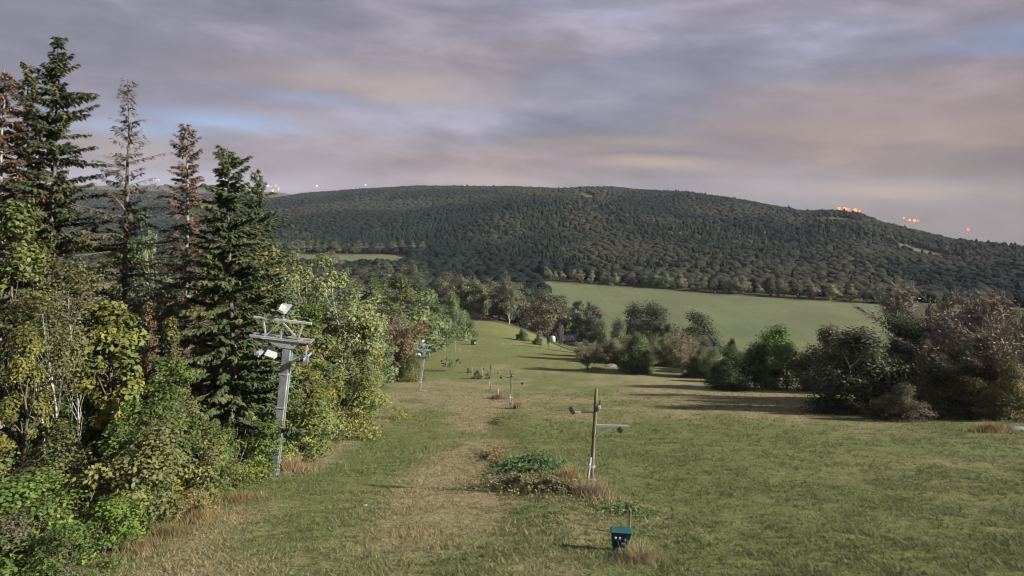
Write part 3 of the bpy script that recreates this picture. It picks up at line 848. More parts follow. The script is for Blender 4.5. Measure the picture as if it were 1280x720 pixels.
tree_px('bush0', 567, 215, 370, (0.120, 0.148, 0.072), 'last pale green bush where the wood edge meets the meadow', wide=0.9)

# shrubs along the foot of the wood
shrubs = [
    ('shrub2', 40, 17.3, 600, GREEN, 'dark green shrub in the bottom left corner'),
    ('shrub0', 95, 18.2, 590, (0.080, 0.115, 0.026), 'green leafy shrub above the bottom left corner'),
    ('shrub2', 130, 17.6, 630, (0.075, 0.110, 0.025), 'low green bramble at the bottom left meadow edge'),
    ('shrub1', 165, 20.4, 585, (0.085, 0.120, 0.028), 'green shrub at the meadow edge left of the golden shrub'),
    ('shrub1', 18, 19.0, 560, (0.065, 0.078, 0.030), 'dull green shrub at the left edge under the yellowish tree'),
    ('shrub0', 60, 20.5, 590, (0.080, 0.100, 0.026), 'shrub at the foot of the white birch stems'),
    ('shrub1', 128, 22.5, 545, (0.095, 0.100, 0.032), 'olive shrub under the bright maple'),
    ('shrub0', 205, 24.2, 545, (0.092, 0.104, 0.036), 'dull shrub left of the golden shrub'),
    ('shrub1', 245, 24.0, 562, (0.122, 0.124, 0.036), 'golden yellow shrub at the meadow edge left of the pylon'),
    ('shrub0', 288, 26.0, 545, (0.090, 0.115, 0.030), 'green shrub between golden shrub and pylon foot'),
    ('shrub1', 318, 29.5, 520, (0.075, 0.110, 0.030), 'dark green shrub immediately left of the pylon foot'),
    ('shrub1', 375, 34, 490, (0.105, 0.128, 0.038), 'yellow green shrub right of the pylon foot'),
    ('shrub0', 410, 41, 475, (0.100, 0.112, 0.032), 'green shrub second from the pylon along the wood edge'),
    ('shrub1', 438, 48, 462, (0.112, 0.130, 0.040), 'tall yellow green shrub at the wood edge by the bare meadow corner'),
    ('shrub0', 458, 57, 468, (0.100, 0.115, 0.035), 'last shrub at the corner of the near wood edge'),
    ('shrub2', 85, 16.0, 660, (0.055, 0.085, 0.024), 'dark bramble lowest in the bottom left'),
    ('shrub2', 8, 16.6, 640, (0.070, 0.070, 0.040), 'greyish brown bramble cut by the left edge'),
    ('shrub2', 235, 21.5, 612, (0.125, 0.116, 0.045), 'straw yellow low shrub in front of the golden shrub'),
]
for k, px, y, top, col, lab in shrubs:
    tree_px(k, px, y, top, [c * 1.25 for c in col], lab, 'shrubs at the foot of the wood', wide=1.25)

# the depth of the wood: each tree its own, up to the canopy line seen in the photograph
CAN_PX = [-400, 0, 60, 130, 200, 250, 330, 350, 400, 450, 500, 540, 570, 590, 620]
CAN_ROW = [230, 285, 330, 300, 290, 300, 300, 308, 318, 330, 346, 352, 372, 398, 405]
frng = random.Random(17)
placed = [(o.location.x, o.location.y) for o in C.objects if o.type == 'EMPTY' and o.get('category') == 'tree']
cols = [(GREEN, 'green'), ((0.095, 0.122, 0.036), 'fresh green'), (YGREEN, 'yellow green'), (PALE, 'pale green'), (GREYG, 'grey green'), (OLIVE, 'olive'), (BROWN, 'brownish'), (GOLD, 'golden')]
n_fill = 0
for _ in range(6000):
    y = 19 * (270 / 19.0) ** (frng.random() ** 0.8)
    e = float(edge_x(y))
    depth = frng.random() ** 1.5 * (14 + 0.16 * y)
    x = e - 1.2 - depth
    px = 640 + x / y * F
    if px < -90 or n_fill >= 175 or (px < 175 and y < 27) : continue
    sp = 2.2 + y / 42.0
    if any((x - a) ** 2 + (y - b) ** 2 < sp * sp for a, b in placed): continue
    row = float(np.interp(px, CAN_PX, CAN_ROW)) + frng.random() ** 1.5 * 42 * min(1, 60 / y) + 2
    h = CAM_Z + (HOR - row) / F * y - tz(x, y)
    h = min(h, 9 + 10 * frng.random()) * (0.75 + 0.25 * frng.random()) if depth > 3 else min(h, 4.5 + 6 * frng.random() + y * 0.02)
    if h < 3: continue
    placed.append((x, y)); n_fill += 1
    c, cn = cols[int(min(7, abs(frng.gauss(0, 1)) * 2.7))] if y < 80 else cols[frng.choice([1, 1, 3, 3, 4, 4, 3, 5])]
    if y < 90: kind = frng.choice(['broad0', 'broad1', 'broad2', 'broad0', 'birch1', 'pale'])
    else: kind = frng.choice(['mid0', 'mid1', 'mid2', 'mid0', 'broad1', 'pale'])
    if depth > 6 and frng.random() < 0.10: kind = 'spruce1' if y < 80 else 'midspruce'; c, cn = SPR, 'dark'
    nm = proto(kind)[3].replace('_', ' ').replace('broadleaf', 'leafy').replace('birch tree', 'birch').replace('aspen tree', 'aspen')
    zone = 'near the pylon' if y < 50 else 'along the middle of the slope' if y < 110 else 'far down the slope'
    tree(kind, x, y, h, c, f'{cn} {nm} in the left wood {zone}', f'{cn} {nm}s in the left wood {zone}', wide=(0.85 if y < 60 else 1.15) + 0.4 * frng.random())

# low undergrowth that closes the bank between the named shrubs
srng = random.Random(31); put = []
shc = [((0.098, 0.126, 0.038), 'olive green'), ((0.088, 0.124, 0.032), 'green'), ((0.116, 0.132, 0.040), 'yellowish'), ((0.078, 0.112, 0.034), 'dark green'), ((0.108, 0.120, 0.044), 'dull yellow')]
for _ in range(900):
    if len(put) > 46: break
    y = 17 * (75 / 17.0) ** srng.random(); x = float(edge_x(y)) - 0.9 - 5.5 * srng.random() ** 1.3
    px = 640 + x / y * F
    if px < -20 or any((x - a) ** 2 + (y - b) ** 2 < 2.4 for a, b in put): continue
    h = 1.6 + 2.2 * srng.random() + 0.15 * (float(edge_x(y)) - x)
    top = HOR - (tz(x, y) + h - CAM_Z) / y * F
    if 15 < px < 118 and top < 590: continue
    if 325 < px < 372 and y < 29.5: continue
    put.append((x, y)); c, cn = srng.choice(shc)
    zone = 'below the maple and birches' if px < 200 else 'around the pylon foot' if px < 420 else 'past the pylon'
    tree(srng.choice(['shrub0', 'shrub1'] if h > 2.3 else ['shrub0', 'shrub1', 'shrub2']), x, y, min(h, 3.6), c, f'{cn} low shrub in the left bank {zone}', f'{cn} low shrubs in the left bank {zone}', wide=1.15)

# ---- bushes and bare trees on the right of the meadow
RB = 'bushes on the right side of the meadow'
rights = [
    ('bush0', 908, 101, 436, (0.048, 0.066, 0.028), 'dark green bush, left end of the right hand thicket', 1.15),
    ('bush1', 945, 103, 432, (0.070, 0.084, 0.034), 'olive bush between the dark bush and bright green one', 1.1),
    ('bush1', 985, 100, 410, (0.092, 0.142, 0.046), 'round bright green bush in the middle of the thicket', 1.1),
    ('bush0', 1040, 96, 412, (0.074, 0.076, 0.038), 'dark olive bush right of the bright green bush', 1.0),
    ('twig1', 1052, 118, 404, (0.170, 0.150, 0.090), 'straw pale bare shrub above the dark olive bush', 0.9),
    ('bush0', 1085, 62, 416, (0.046, 0.052, 0.028), 'big almost black bush leaning over the meadow at right', 1.4),
    ('bush0', 1120, 72, 398, (0.058, 0.068, 0.034), 'dark green bush behind the almost black bush', 0.9),
    ('twig0', 1156, 78, 350, MAUVE, 'tall mauve bare tree at the top of the right thicket', 1.1),
    ('twigbirch', 1192, 76, 364, (0.140, 0.135, 0.065), 'bare tree with yellowish trunk among mauve trees', 0.5),
    ('twig1', 1222, 68, 368, (0.150, 0.128, 0.105), 'wide mauve brown bare tree near the right edge', 1.35),
    ('twig0', 1272, 64, 362, (0.152, 0.130, 0.106), 'mauve bare tree cut by the right edge', 1.25),
    ('bush0', 1165, 58, 458, (0.066, 0.064, 0.034), 'dark bush below the mauve bare trees', 1.3),
    ('bush1', 1215, 55.5, 458, (0.090, 0.082, 0.042), 'olive bush below the wide mauve tree', 1.3),
    ('bush0', 1262, 54, 455, (0.100, 0.100, 0.040), 'yellow olive bush at the right edge of the picture', 0.9),
    ('bush0', 1128, 54.5, 480, (0.064, 0.062, 0.036), 'low brownish bush in front, between the black and mauve ones', 1.3),
    ('bush0', 1190, 62, 440, (0.075, 0.068, 0.036), 'brownish bush filling the gap under the yellowish trunk', 1.2),
    ('bush0', 1062, 92, 424, (0.050, 0.056, 0.028), 'dark bush behind the top of the black bush', 1.0),
    ('twig1', 1180, 64, 402, (0.140, 0.122, 0.092), 'brown bare shrub standing before the yellowish trunk', 1.5),
    ('twig0', 1248, 58, 398, (0.140, 0.124, 0.090), 'brown bare shrub in front of the right edge trees', 1.4),
    ('twig0', 1245, 110, 368, (0.115, 0.095, 0.085), 'greyish bare tree far behind the mauve trees', 0.8),
    ('bush1', 788, 137, 414, (0.064, 0.100, 0.036), 'dark green round bush standing forward in the meadow middle', 0.85),
    ('bush1', 757, 158, 402, (0.110, 0.135, 0.065), 'pale green bush left of the round dark bush', 0.85),
    ('bush0', 772, 168, 400, (0.095, 0.118, 0.062), 'grey green bush behind the round dark bush', 0.9),
    ('bush1', 750, 182, 408, (0.090, 0.112, 0.056), 'pale bush next to the hut', 0.55),
    ('bush1', 808, 150, 424, (0.130, 0.150, 0.040), 'small yellow green bush right of the round dark bush', 0.6),
    ('twigbirch', 855, 133, 410, (0.165, 0.138, 0.098), 'tan pinkish half bare bush in the meadow middle', 1.15),
    ('bush1', 830, 170, 406, (0.060, 0.092, 0.034), 'green bush behind the tan half bare bush', 0.9),
    ('bush0', 880, 142, 424, (0.110, 0.092, 0.060), 'brownish bush right of the tan half bare bush', 0.7),
    ('bush1', 915, 150, 424, (0.048, 0.056, 0.028), 'dark bush between brownish bush and bright green one', 0.7),
    ('bush0', 812, 232, 381, (0.056, 0.062, 0.036), 'dark rounded tree in front of the field, left one', 1.05),
    ('bush0', 867, 228, 392, (0.054, 0.066, 0.036), 'dark rounded tree in front of the field, right one', 1.1),
    ('bush0', 790, 245, 382, (0.050, 0.052, 0.034), 'low dark tree left of the dark rounded trees', 1.0),
    ('bush0', 672, 205, 418, (0.070, 0.090, 0.045), 'low green shrub left of the hut', 1.0),
    ('bush1', 654, 214, 410, (0.095, 0.120, 0.062), 'pale green shrub at the top of the meadow left of the hut', 1.2),
    ('twig0', 701, 191, 404, (0.165, 0.135, 0.140), 'lilac grey bare shrub in front of the hut', 0.45),
    ('twig1', 686, 193, 408, (0.130, 0.140, 0.090), 'thin pale sapling at the left corner of the hut', 0.3),
]
for k, px, y, top, col, lab, wd_ in rights:
    tree_px(k, px, y, top, col, lab, RB if px > 740 else None, wide=wd_)

# scrub that joins the bushes in the middle into one low band
mrng = random.Random(41)
for i, px in enumerate((735, 762, 798, 818, 838, 848, 868, 878, 892, 902, 922, 935, 958, 1005, 1018)):
    y = 128 + 30 * mrng.random() if px < 900 else 108 + 12 * mrng.random()
    x = (px - 640) / F * y
    k = mrng.randrange(4)
    c, cn = [((0.105, 0.132, 0.058), 'pale green'), ((0.140, 0.120, 0.088), 'pinkish tan'), ((0.085, 0.108, 0.046), 'green'), ((0.112, 0.108, 0.062), 'brownish')][k]
    tree('twigbirch' if k == 1 else mrng.choice(['bush0', 'bush1']), x, y, 4.0 + 3.0 * mrng.random(), c, f'{cn} low shrub in the band of scrub mid meadow', f'{cn} low shrubs in the scrub band', wide=1.25, name='scrub_shrub')

# ---- woods on the valley floor, hedgerow behind the field, trees beyond the left wood
vr = random.Random(23)
vg = [(0.072, 0.088, 0.048), (0.088, 0.110, 0.060), (0.112, 0.128, 0.074), (0.104, 0.098, 0.068), (0.060, 0.076, 0.047), (0.124, 0.124, 0.078)]
vn = ['dark green', 'green', 'grey green', 'brownish', 'very dark green', 'pale olive']
for i in range(44):
    px = 572 + 178 * vr.random(); y = 272 + 95 * vr.random()
    if px > 700 and y < 285: y += 40
    lim = float(np.interp(px, [560, 600, 640, 690, 720, 760], [352, 338, 330, 352, 372, 384]))
    k = vr.randrange(6)
    x = (px - 640) / F * y
    h = min(CAM_Z + (HOR - (lim + 26 * vr.random())) / F * y - tz(x, y), 20)
    kind = vr.choice(['mid0', 'mid1', 'mid2', 'mid1'])
    tree(kind, x, y, h, vg[k], f'{vn[k]} tree in the dark wood at the end of the meadow', f'{vn[k]} trees of the wood at the end of the meadow', wide=1.1)
tree_px('pale', 637, 268, 338, (0.085, 0.095, 0.065), 'tree with pale bluish stem amid the dark wood', wide=0.6)
for i in range(34):
    t = (i + 0.6 * vr.random()) / 34.0
    x = 30 + (262 - 30) * t; y = float(np.interp(x, [-20, 45, 140, 243, 300], [545, 518, 462, 410, 380])) + 8 + 7 * vr.random()
    k = vr.randrange(6)
    side = 'left half' if t < 0.5 else 'right half'
    tree(vr.choice(['mid0', 'mid2', 'mid2']), x, y, 7 + 6 * vr.random(), [c * 1.5 for c in vg[k]], f'{vn[k]} hedgerow tree behind the field, {side}', f'{vn[k]} hedgerow trees, {side}', wide=1.15)
for i in range(30):
    px = 330 + 240 * vr.random(); y = 330 + 290 * vr.random()
    x = (px - 640) / F * y; k = vr.randrange(6)
    row = float(np.interp(px, [330, 420, 500, 570], [292, 306, 318, 342])) + 14 * vr.random()
    h = min(CAM_Z + (HOR - row) / F * y - tz(x, y), 21)
    if h < 5: h = 7
    tree(vr.choice(['mid0', 'mid1', 'mid2']), x, y, h, vg[k], f'{vn[k]} tree in the valley beyond the left wood', f'{vn[k]} valley trees beyond the left wood', wide=1.15)
for i in range(22):
    x = -300 + 8.5 * i + 3 * vr.random(); y = 795 + 10 * vr.random()
    k = vr.choice([1, 2, 5])
    tree(vr.choice(['mid0', 'mid2']), x, y, 11 + 5 * vr.random(), vg[k], f'{vn[k]} tree in the hedge behind the small far meadow', f'{vn[k]} trees behind the small far meadow', wide=1.3)


# ------------------------------------------------------------------ the far-off wood on the ridge (one mass)
def build_forest():
    rng = np.random.RandomState(3)
    ico = bpy.data.meshes.new('tmp')
    import bmesh
    bm = bmesh.new(); bmesh.ops.create_icosphere(bm, subdivisions=2, radius=1.0)
    bm.verts.ensure_lookup_table()
    S2 = (np.array([v.co[:] for v in bm.verts]), np.array([[v.index for v in f.verts] for f in bm.faces])); bm.free()
    bm = bmesh.new(); bmesh.ops.create_icosphere(bm, subdivisions=1, radius=1.0)
    S1 = (np.array([v.co[:] for v in bm.verts]), np.array([[v.index for v in f.verts] for f in bm.faces])); bm.free()
    bpy.data.meshes.remove(ico)
    Vs, Fs, Ts, n0 = [], [], [], 0
    # candidate points, spacing grows slowly with distance
    pts = []
    y = 395.0
    while y < 2900:
        sp = 5.0 + y / 300.0
        xs = np.arange(-0.98 * y, 0.98 * y, sp)
        pts.append(np.stack([xs + rng.uniform(-0.45, 0.45, len(xs)) * sp, y + rng.uniform(-0.45, 0.45, len(xs)) * sp, np.full(len(xs), sp)], 1))
        y += sp * (1.0 if y < 900 else 1.5)
    P = np.concatenate(pts)
    x, y, sp = P.T
    yb = np.interp(x, [-1500, -200, 41, 140, 243, 500, 1500], [1100, 830, 535, 470, 425, 330, 250])
    yr = np.interp(np.clip(x / y, -2.2, 2.2), _ru, _ry)
    keep = (y > yb + 14) & (y < yr * 1.03) & (clear_mask(x, y) < 0.4)
    low = (y > 395) & (y <= yb + 14) & (x < 32) & (field_mask(x, y) < 0.2) & (field_mask(x, y - 14) < 0.2)
    keep = keep | (low & (rng.rand(len(x)) < 0.6))
    x, y, sp = x[keep], y[keep], sp[keep]
    z = terrain(x, y)
    # leave out what hides behind nearer slopes
    n = len(x)
    kind = fbm(x / 150.0 + 3, y / 230.0, 3)
    con = ((kind + 0.12 * rng.randn(n)) > 0.55 - 0.10 * sstep(0.05, 0.55, x / y)) & (y > yb[keep] + 70)
    hue = np.clip(0.5 + (fbm(x / 130.0 + 50, y / 240.0, 3) - 0.5) * 4.2 + 0.07 * rng.randn(n), 0, 1)
    h = np.where(con, 7.5 + 4 * rng.rand(n) + 4 * (rng.rand(n) < 0.05), 6.5 + 4 * rng.rand(n))
    r = np.where(con, 0.56, 0.84) * sp * (0.8 + 0.45 * rng.rand(n))
    for (SV, SF), sel in ((S2, y < 0), (S1, y >= 0)):
        pass
    near = y < 620
    for (SV, SF), sel in ((S2, near), (S1, ~near)):
        i = np.where(sel)[0]
        if not len(i): continue
        m = len(SV)
        wob = 1 + 0.34 * (rng.rand(len(i), m) - 0.5)
        V = SV[None] * wob[..., None]
        zz = V[..., 2]
        taper = np.where(con[i][:, None], np.clip(0.72 - 0.50 * zz, 0.16, 1.2), 1.0)
        V = np.stack([V[..., 0] * r[i][:, None] * taper, V[..., 1] * r[i][:, None] * taper, (zz * 0.5 + 0.5) * h[i][:, None] - 0.06 * h[i][:, None]], -1)
        V = V + np.stack([x[i], y[i], z[i]], 1)[:, None]
        Fc = SF[None] + (np.arange(len(i)) * m)[:, None, None]
        tint = np.clip(hue[i][:, None] + 0.10 * (rng.rand(len(i), m) - 0.5), 0, 1)
        kindv = np.repeat(con[i].astype(float), m)
        Vs.append(V.reshape(-1, 3)); Fs.append(Fc.reshape(-1, 3) + n0); Ts.append(np.stack([tint.ravel(), kindv, np.repeat(rng.rand(len(i)), m)], 1)); n0 += V.shape[0] * m
    m, t = new_mat('far_wood')
    s = t.n('ShaderNodeSeparateColor', {0: t.n('ShaderNodeAttribute', attribute_name='tint').outputs['Color']}).outputs
    dec = t.ramp(s[0], [(0.0, (0.012, 0.018, 0.016)), (0.45, (0.019, 0.027, 0.020)), (0.75, (0.029, 0.036, 0.023)), (1.0, (0.040, 0.039, 0.028))])
    con_c = t.ramp(s[0], [(0.0, (0.012, 0.019, 0.017)), (1.0, (0.021, 0.029, 0.022))])
    c = t.mix(s[1], dec, con_c)
    c = t.n('ShaderNodeVectorMath', {0: c, 3: t.rng(s[2], 0, 1, 0.60, 0.76, 'LINEAR')}, operation='SCALE').outputs[0]
    co = t.n('ShaderNodeTexCoord').outputs['Object']
    nn = t.noise(co, 0.9, 4.0, 0.7)
    bp = t.n('ShaderNodeBump', {'Strength': 0.6, 'Distance': 1.2, 'Height': nn}).outputs[0]
    bs = t.n('ShaderNodeBsdfPrincipled', {'Base Color': c, 'Roughness': 1.0, 'Specular IOR Level': 0.05, 'Normal': bp})
    t.n('ShaderNodeOutputMaterial', {0: bs.outputs[0]})
    o = link('forest', mesh_np('forest', np.concatenate(Vs), np.concatenate(Fs), {'tint': np.concatenate(Ts)}, [m], True))
    tag(o, 'dark mixed forest covering the ridge across the valley', None, None, 'stuff')
    print('forest trees', n)


build_forest()


# ------------------------------------------------------------------ lift pylons
def make_pylon(loc, rot, label):
    o = thing('lift_pylon', label, 'ski lift pylon', loc, 0, 'steel pylons of the ski lift')
    o.rotation_euler = rot
    m = MB()
    m.hexa([(-0.17, -0.14, -0.3), (0.14, -0.14, -0.3), (0.14, 0.14, -0.3), (-0.17, 0.14, -0.3)],
           [(-0.21, -0.18, 6.30), (0.18, -0.18, 6.30), (0.18, 0.18, 6.30), (-0.21, 0.18, 6.30)])
    mast = m.build('mast', M_GALV, o, 0.015)
    m = MB()
    for zz in (1.7, 3.3, 4.9): m.box((-0.02, 0, zz), (0.40, 0.37, 0.05))
    m.build('seam_band', M_GALVL, mast)
    MB().bar((0.18, -0.02, 0.1), (0.225, -0.02, 6.1), 0.05).build('conduit', M_GALVL, o)
    MB().box((-0.03, -0.18, 1.30), (0.30, 0.03, 0.16)).build('number_plate', M_WHITE, o)
    m = MB(); m.box((0, 0, -0.20), (0.8, 0.7, 0.5)); m.build('footing', M_CONC, o, 0.04)
    # tapered head beam
    m = MB()
    m.hexa([(-0.30, -0.20, 6.16), (0.30, -0.20, 6.16), (0.30, 0.20, 6.16), (-0.30, 0.20, 6.16)],
           [(-1.30, -0.20, 6.50), (0.55, -0.20, 6.50), (0.55, 0.20, 6.50), (-1.30, 0.20, 6.50)])
    m.build('head_beam', M_GALVL, o, 0.01)
    for yy in (-0.24, 0.24):
        m = MB(); m.bar((-1.80, yy, 6.60), (1.12, yy, 6.58), 0.06, 0.07); m.build('platform_rail', M_GALVL, o)
    m = MB()
    for xx in (-1.72, -1.25, 0.55, 1.05): MB().box((xx, 0, 6.545), (0.08, 0.56, 0.05)).build('platform_crossbar', M_GALV, o)
    for a, b in (((-1.12, 0, 6.60), (-1.32, 0, 7.36)), ((0.42, 0, 6.60), (0.58, 0, 7.36))):
        MB().bar(a, b, 0.07).build('upright', M_GALVL, o)
    for a, b in (((-0.42, 0.0, 7.36), (-1.10, 0.0, 6.63)), ((-0.42, 0.0, 7.36), (0.40, 0.0, 6.63)), ((-0.42, 0.05, 7.36), (-0.42, 0.05, 6.50))):
        MB().bar(a, b, 0.055).build('brace', M_GALVL, o)
    MB().bar((-1.78, 0, 7.42), (0.98, 0, 7.42), 0.09).build('upper_bar', M_PALEGREEN, o)
    # floodlight on a short stem
    fl = MB().bar((-0.40, 0, 7.46), (-0.36, 0, 7.80), 0.06).build('lamp_stem', M_GALV, o)
    Mx = Matrix.Translation((-0.38, 0, 8.00)) @ Matrix.Scale(0.80, 4) @ Matrix.Rotation(R(18), 4, 'Y') @ Matrix.Rotation(R(-14), 4, 'X')
    m = MB(); a = 0.27
    lo = [Mx @ Vector(p) for p in ((-0.30, -0.20, -0.30), (0.20, -0.20, -0.30), (0.20, 0.22, -0.24), (-0.30, 0.22, -0.24))]
    hi = [Mx @ Vector(p) for p in ((-0.22, -0.16, 0.22), (0.30, -0.20, 0.36), (0.30, 0.22, 0.36), (-0.22, 0.18, 0.22))]
    m.hexa(lo, hi); h = m.build('floodlight', M_GALVL, o, 0.02)
    m = MB(); m.box((-0.04, -0.225, 0.0), (0.36, 0.02, 0.36), Mx); m.build('lens', M_GLASS, h)
    # sheaves hung under the rail ends
    for xs, nm in ((-1.24, 'left'), (0.86, 'right')):
        sb = MB().bar((xs, 0, 6.54), (xs + 0.02, 0, 5.66), 0.07).build('sheave_hanger', M_GALVL, o)
        for yy in (-0.42, -0.14, 0.14, 0.42):
            ang = np.linspace(0, 2 * np.pi, 13)
            w = MB(); w.tube([(xs - 0.05, yy, 5.82), (xs + 0.05, yy, 5.82)], [0.15, 0.15], 12); w.build('sheave_wheel', M_BLACK if nm == 'right' else M_GALV, sb)
        w = MB(); w.box((xs - 0.10, 0, 5.84), (0.04, 1.15, 0.12)); w.box((xs + 0.10, 0, 5.84), (0.04, 1.15, 0.12)); w.build('sheave_cheek', M_GALV, sb, 0.01)
    for xs in (-1.45, 0.72):
        MB().box((xs, -0.02, 6.42), (0.36, 0.30, 0.12)).build('rusty_clamp', M_RUST, o, 0.01)
    m = MB(); m.hexa([(-0.98, -0.30, 5.70), (-0.52, -0.30, 5.60), (-0.42, -0.05, 5.72), (-0.90, -0.05, 5.82)],
                     [(-0.98, -0.32, 5.78), (-0.52, -0.32, 5.68), (-0.42, -0.07, 5.92), (-0.90, -0.07, 6.02)])
    m.build('catch_plate', M_GALVL, o)
    MB().bar((-0.50, -0.1, 5.74), (-0.2, -0.1, 5.72), 0.05).build('catch_arm', M_GALV, o)
    m = MB(); m.bar((0.24, -0.1, 5.55), (0.80, -0.1, 5.86), 0.16, 0.14); m.build('cable_guide', M_PALEGREEN, o, 0.01)
    m = MB(); m.box((0.98, -0.30, 5.78), (0.26, 0.08, 0.38)); m.build('guard_frame', M_GALV, o, 0.01)
    return o


px_, py_ = at(343, 594)
pyl = make_pylon((px_, py_, tz(px_, py_)), (R(1), R(6.5), 0), 'near grey steel lift pylon with white floodlight beside the wood')
for (px, row, lab, tilt) in ((524.5, 487, 'second grey steel lift pylon standing on open grass down the slope', 7.0),):
    o = copy_tree(pyl); x, y = at(px, row)
    o.location = (x, y, tz(x, y)); o.rotation_euler = (0, R(tilt), 0); o['label'] = lab


# ------------------------------------------------------------------ wooden posts with arms down the middle of the slope
def make_post(loc, lean, label, H=4.25, lamp=True):
    o = thing('lamp_post', label, 'wooden post', loc, 0, 'wooden posts down the middle of the slope')
    o.rotation_euler = (0, lean, 0)
    rng = np.random.RandomState(3)
    n = 12; t = np.linspace(0, 1, n)
    P = np.stack([np.cumsum(rng.randn(n) * 0.008), np.cumsum(rng.randn(n) * 0.008), -0.2 + t * (H + 0.2)], 1)
    m = MB(); m.tube(P, np.linspace(0.088, 0.068, n), 9); m.build('post', M_WOOD, o, smooth=True)
    m = MB(); m.tube([(-0.20, -0.02, -0.2), (-0.10, -0.13, 1.55)], [0.06, 0.05], 7); m.build('support_stake', M_GREYWOOD, o, smooth=True)
    m = MB(); m.tube([(0, 0, 1.12), (0, 0, 1.20)], [0.13, 0.13], 10); m.tube([(0, -0.02, 0.62), (0, -0.02, 0.68)], [0.15, 0.15], 10); m.build('strap', M_GALV, o)
    m = MB(); m.box((-0.13, -0.15, 1.22), (0.11, 0.10, 0.20)); m.build('switch_box', M_GALVL, o, 0.02)
    z1 = H - 0.92
    m = MB(); m.bar((-0.06, -0.02, z1), (-0.86, -0.05, z1 - 0.03), 0.045); arm = m.build('lamp_arm', M_GREYWOOD, o)
    if lamp:
        m = MB(); M1 = Matrix.Translation((-0.93, -0.05, z1 + 0.03)) @ Matrix.Rotation(R(-28), 4, 'Y') @ Matrix.Scale(0.78, 4)
        m.hexa([M1 @ Vector(p) for p in ((-0.10, -0.14, -0.16), (0.10, -0.14, -0.16), (0.10, 0.14, -0.16), (-0.10, 0.14, -0.16))],
               [M1 @ Vector(p) for p in ((-0.15, -0.17, 0.16), (0.07, -0.17, 0.16), (0.07, 0.17, 0.16), (-0.15, 0.17, 0.16))])
        h = m.build('lamp_head', M_BLACK, arm, 0.015)
    m = MB(); m.box((0.0, -0.12, H - 0.72), (0.16, 0.16, 0.24)); m.build('junction_box', M_BLACK, o, 0.02)
    m = MB(); m.tube([(0.09, -0.06, H - 0.85), (0.15, -0.06, H - 0.42)], [0.035, 0.03], 7); m.build('insulator', M_BLACK, o)
    m = MB(); m.box((0.11, -0.10, H - 0.68), (0.13, 0.11, 0.13)); m.build('junction_cover', M_GREYWOOD, o, 0.02)
    z2 = H - 1.42
    m = MB(); m.bar((0.07, -0.03, z2 - 0.02), (1.36, -0.10, z2 + 0.06), 0.075); m.build('cross_arm', M_GREYWOOD, o)
    m = MB(); m.bar((0.08, -0.05, z2 - 0.42), (0.68, -0.09, z2 - 0.02), 0.06); m.build('arm_brace', M_GREYWOOD, o)
    m = MB(); m.tube([(1.0, -0.16, z2 - 0.14), (1.0, -0.02, z2 - 0.14)], [0.10, 0.10], 10); m.box((1.0, -0.09, z2 - 0.04), (0.05, 0.08, 0.14)); m.build('pulley', M_BLACK, o)
    return o


xa, ya = at(738, 619)
post1 = make_post((xa, ya, tz(xa, ya)), R(3.5), 'nearest wooden post with lamp on its left arm, by dry grass')
posts = [post1]
for (px, row, rz, lab) in ((639, 510, 0.0, 'second wooden post with one long arm, beside a dry tuft'), (613, 487, 0.05, 'third wooden post, palest, just left of the second post')):
    o = copy_tree(post1); x, y = at(px, row)
    o.location = (x, y, tz(x, y)); o.rotation_euler = (0, R(0.5), rz); o['label'] = lab; posts.append(o)
    o.scale = (1.2, 1.2, 1.02)

# thin overhead wire between the first two posts
a = Vector((xa - 0.1, ya, tz(xa, ya) + 3.4)); b = posts[1].location + Vector((-0.2, 0, 3.3))
pts = [a.lerp(b, t) - Vector((0, 0, 1.1 * 4 * t * (1 - t))) for t in np.linspace(0, 1, 24)]
m = MB(); m.tube(pts, [0.007] * 24, 4); w = m.build('overhead_wire', M_BLACK)
tag(w, 'thin dark wire sagging from the nearest post to the second post', 'wire')

# ------------------------------------------------------------------ teal control box on legs
xb, yb_ = at(776, 690)
box = thing('control_box', 'teal plastic box with two white round lights, in dry grass', 'control box', (xb, yb_, tz(xb, yb_)), R(-8))
m = MB(); m.hexa([(-0.25, -0.08, 0.14), (0.16, -0.08, 0.14), (0.20, 0.10, 0.14), (-0.25, 0.10, 0.14)], [(-0.28, -0.12, 0.60), (0.32, -0.12, 0.60), (0.32, 0.12, 0.60), (-0.28, 0.12, 0.60)])
m.build('body', M_TEAL, box, 0.02)
m = MB(); m.hexa([(-0.31, -0.15, 0.602), (0.34, -0.15, 0.602), (0.34, 0.14, 0.602), (-0.31, 0.14, 0.602)], [(-0.28, -0.12, 0.63), (0.31, -0.12, 0.63), (0.31, 0.12, 0.66), (-0.28, 0.12, 0.66)])
m.build('lid', M_TEAL, box, 0.012)
for xx in (-0.15, -0.03):
    m = MB(); m.tube([(xx, -0.09, 0.45), (xx, -0.14, 0.45)], [0.034, 0.030], 12); m.build('indicator_lens', M_WHITE, box)
for xx, zz in ((0.12, 0.40), (-0.09, 0.34)):
    m = MB(); m.tube([(xx, -0.08, zz), (xx, -0.125, zz)], [0.024, 0.022], 10); m.build('switch_knob', M_GALV if xx > 0 else M_BLACK, box)
m = MB(); m.box((0.06, -0.10, 0.28), (0.10, 0.03, 0.05)); m.build('name_plate', M_CONC, box)
for xx in (-0.18, 0.16):
    m = MB(); m.box((xx, 0.05, 0.08), (0.06, 0.06, 0.42)); m.build('leg', M_BLACK, box)
xs_, ys_ = at(789, 672)
m = MB(); m.tube([(0, 0, -0.2), (0.01, 0, 0.40), (0.03, 0, 0.76)], [0.040, 0.036, 0.03], 7)
st = m.build('wooden_stake', M_WOOD); st.location = (xs_, ys_ + 0.3, tz(xs_, ys_ + 0.3))
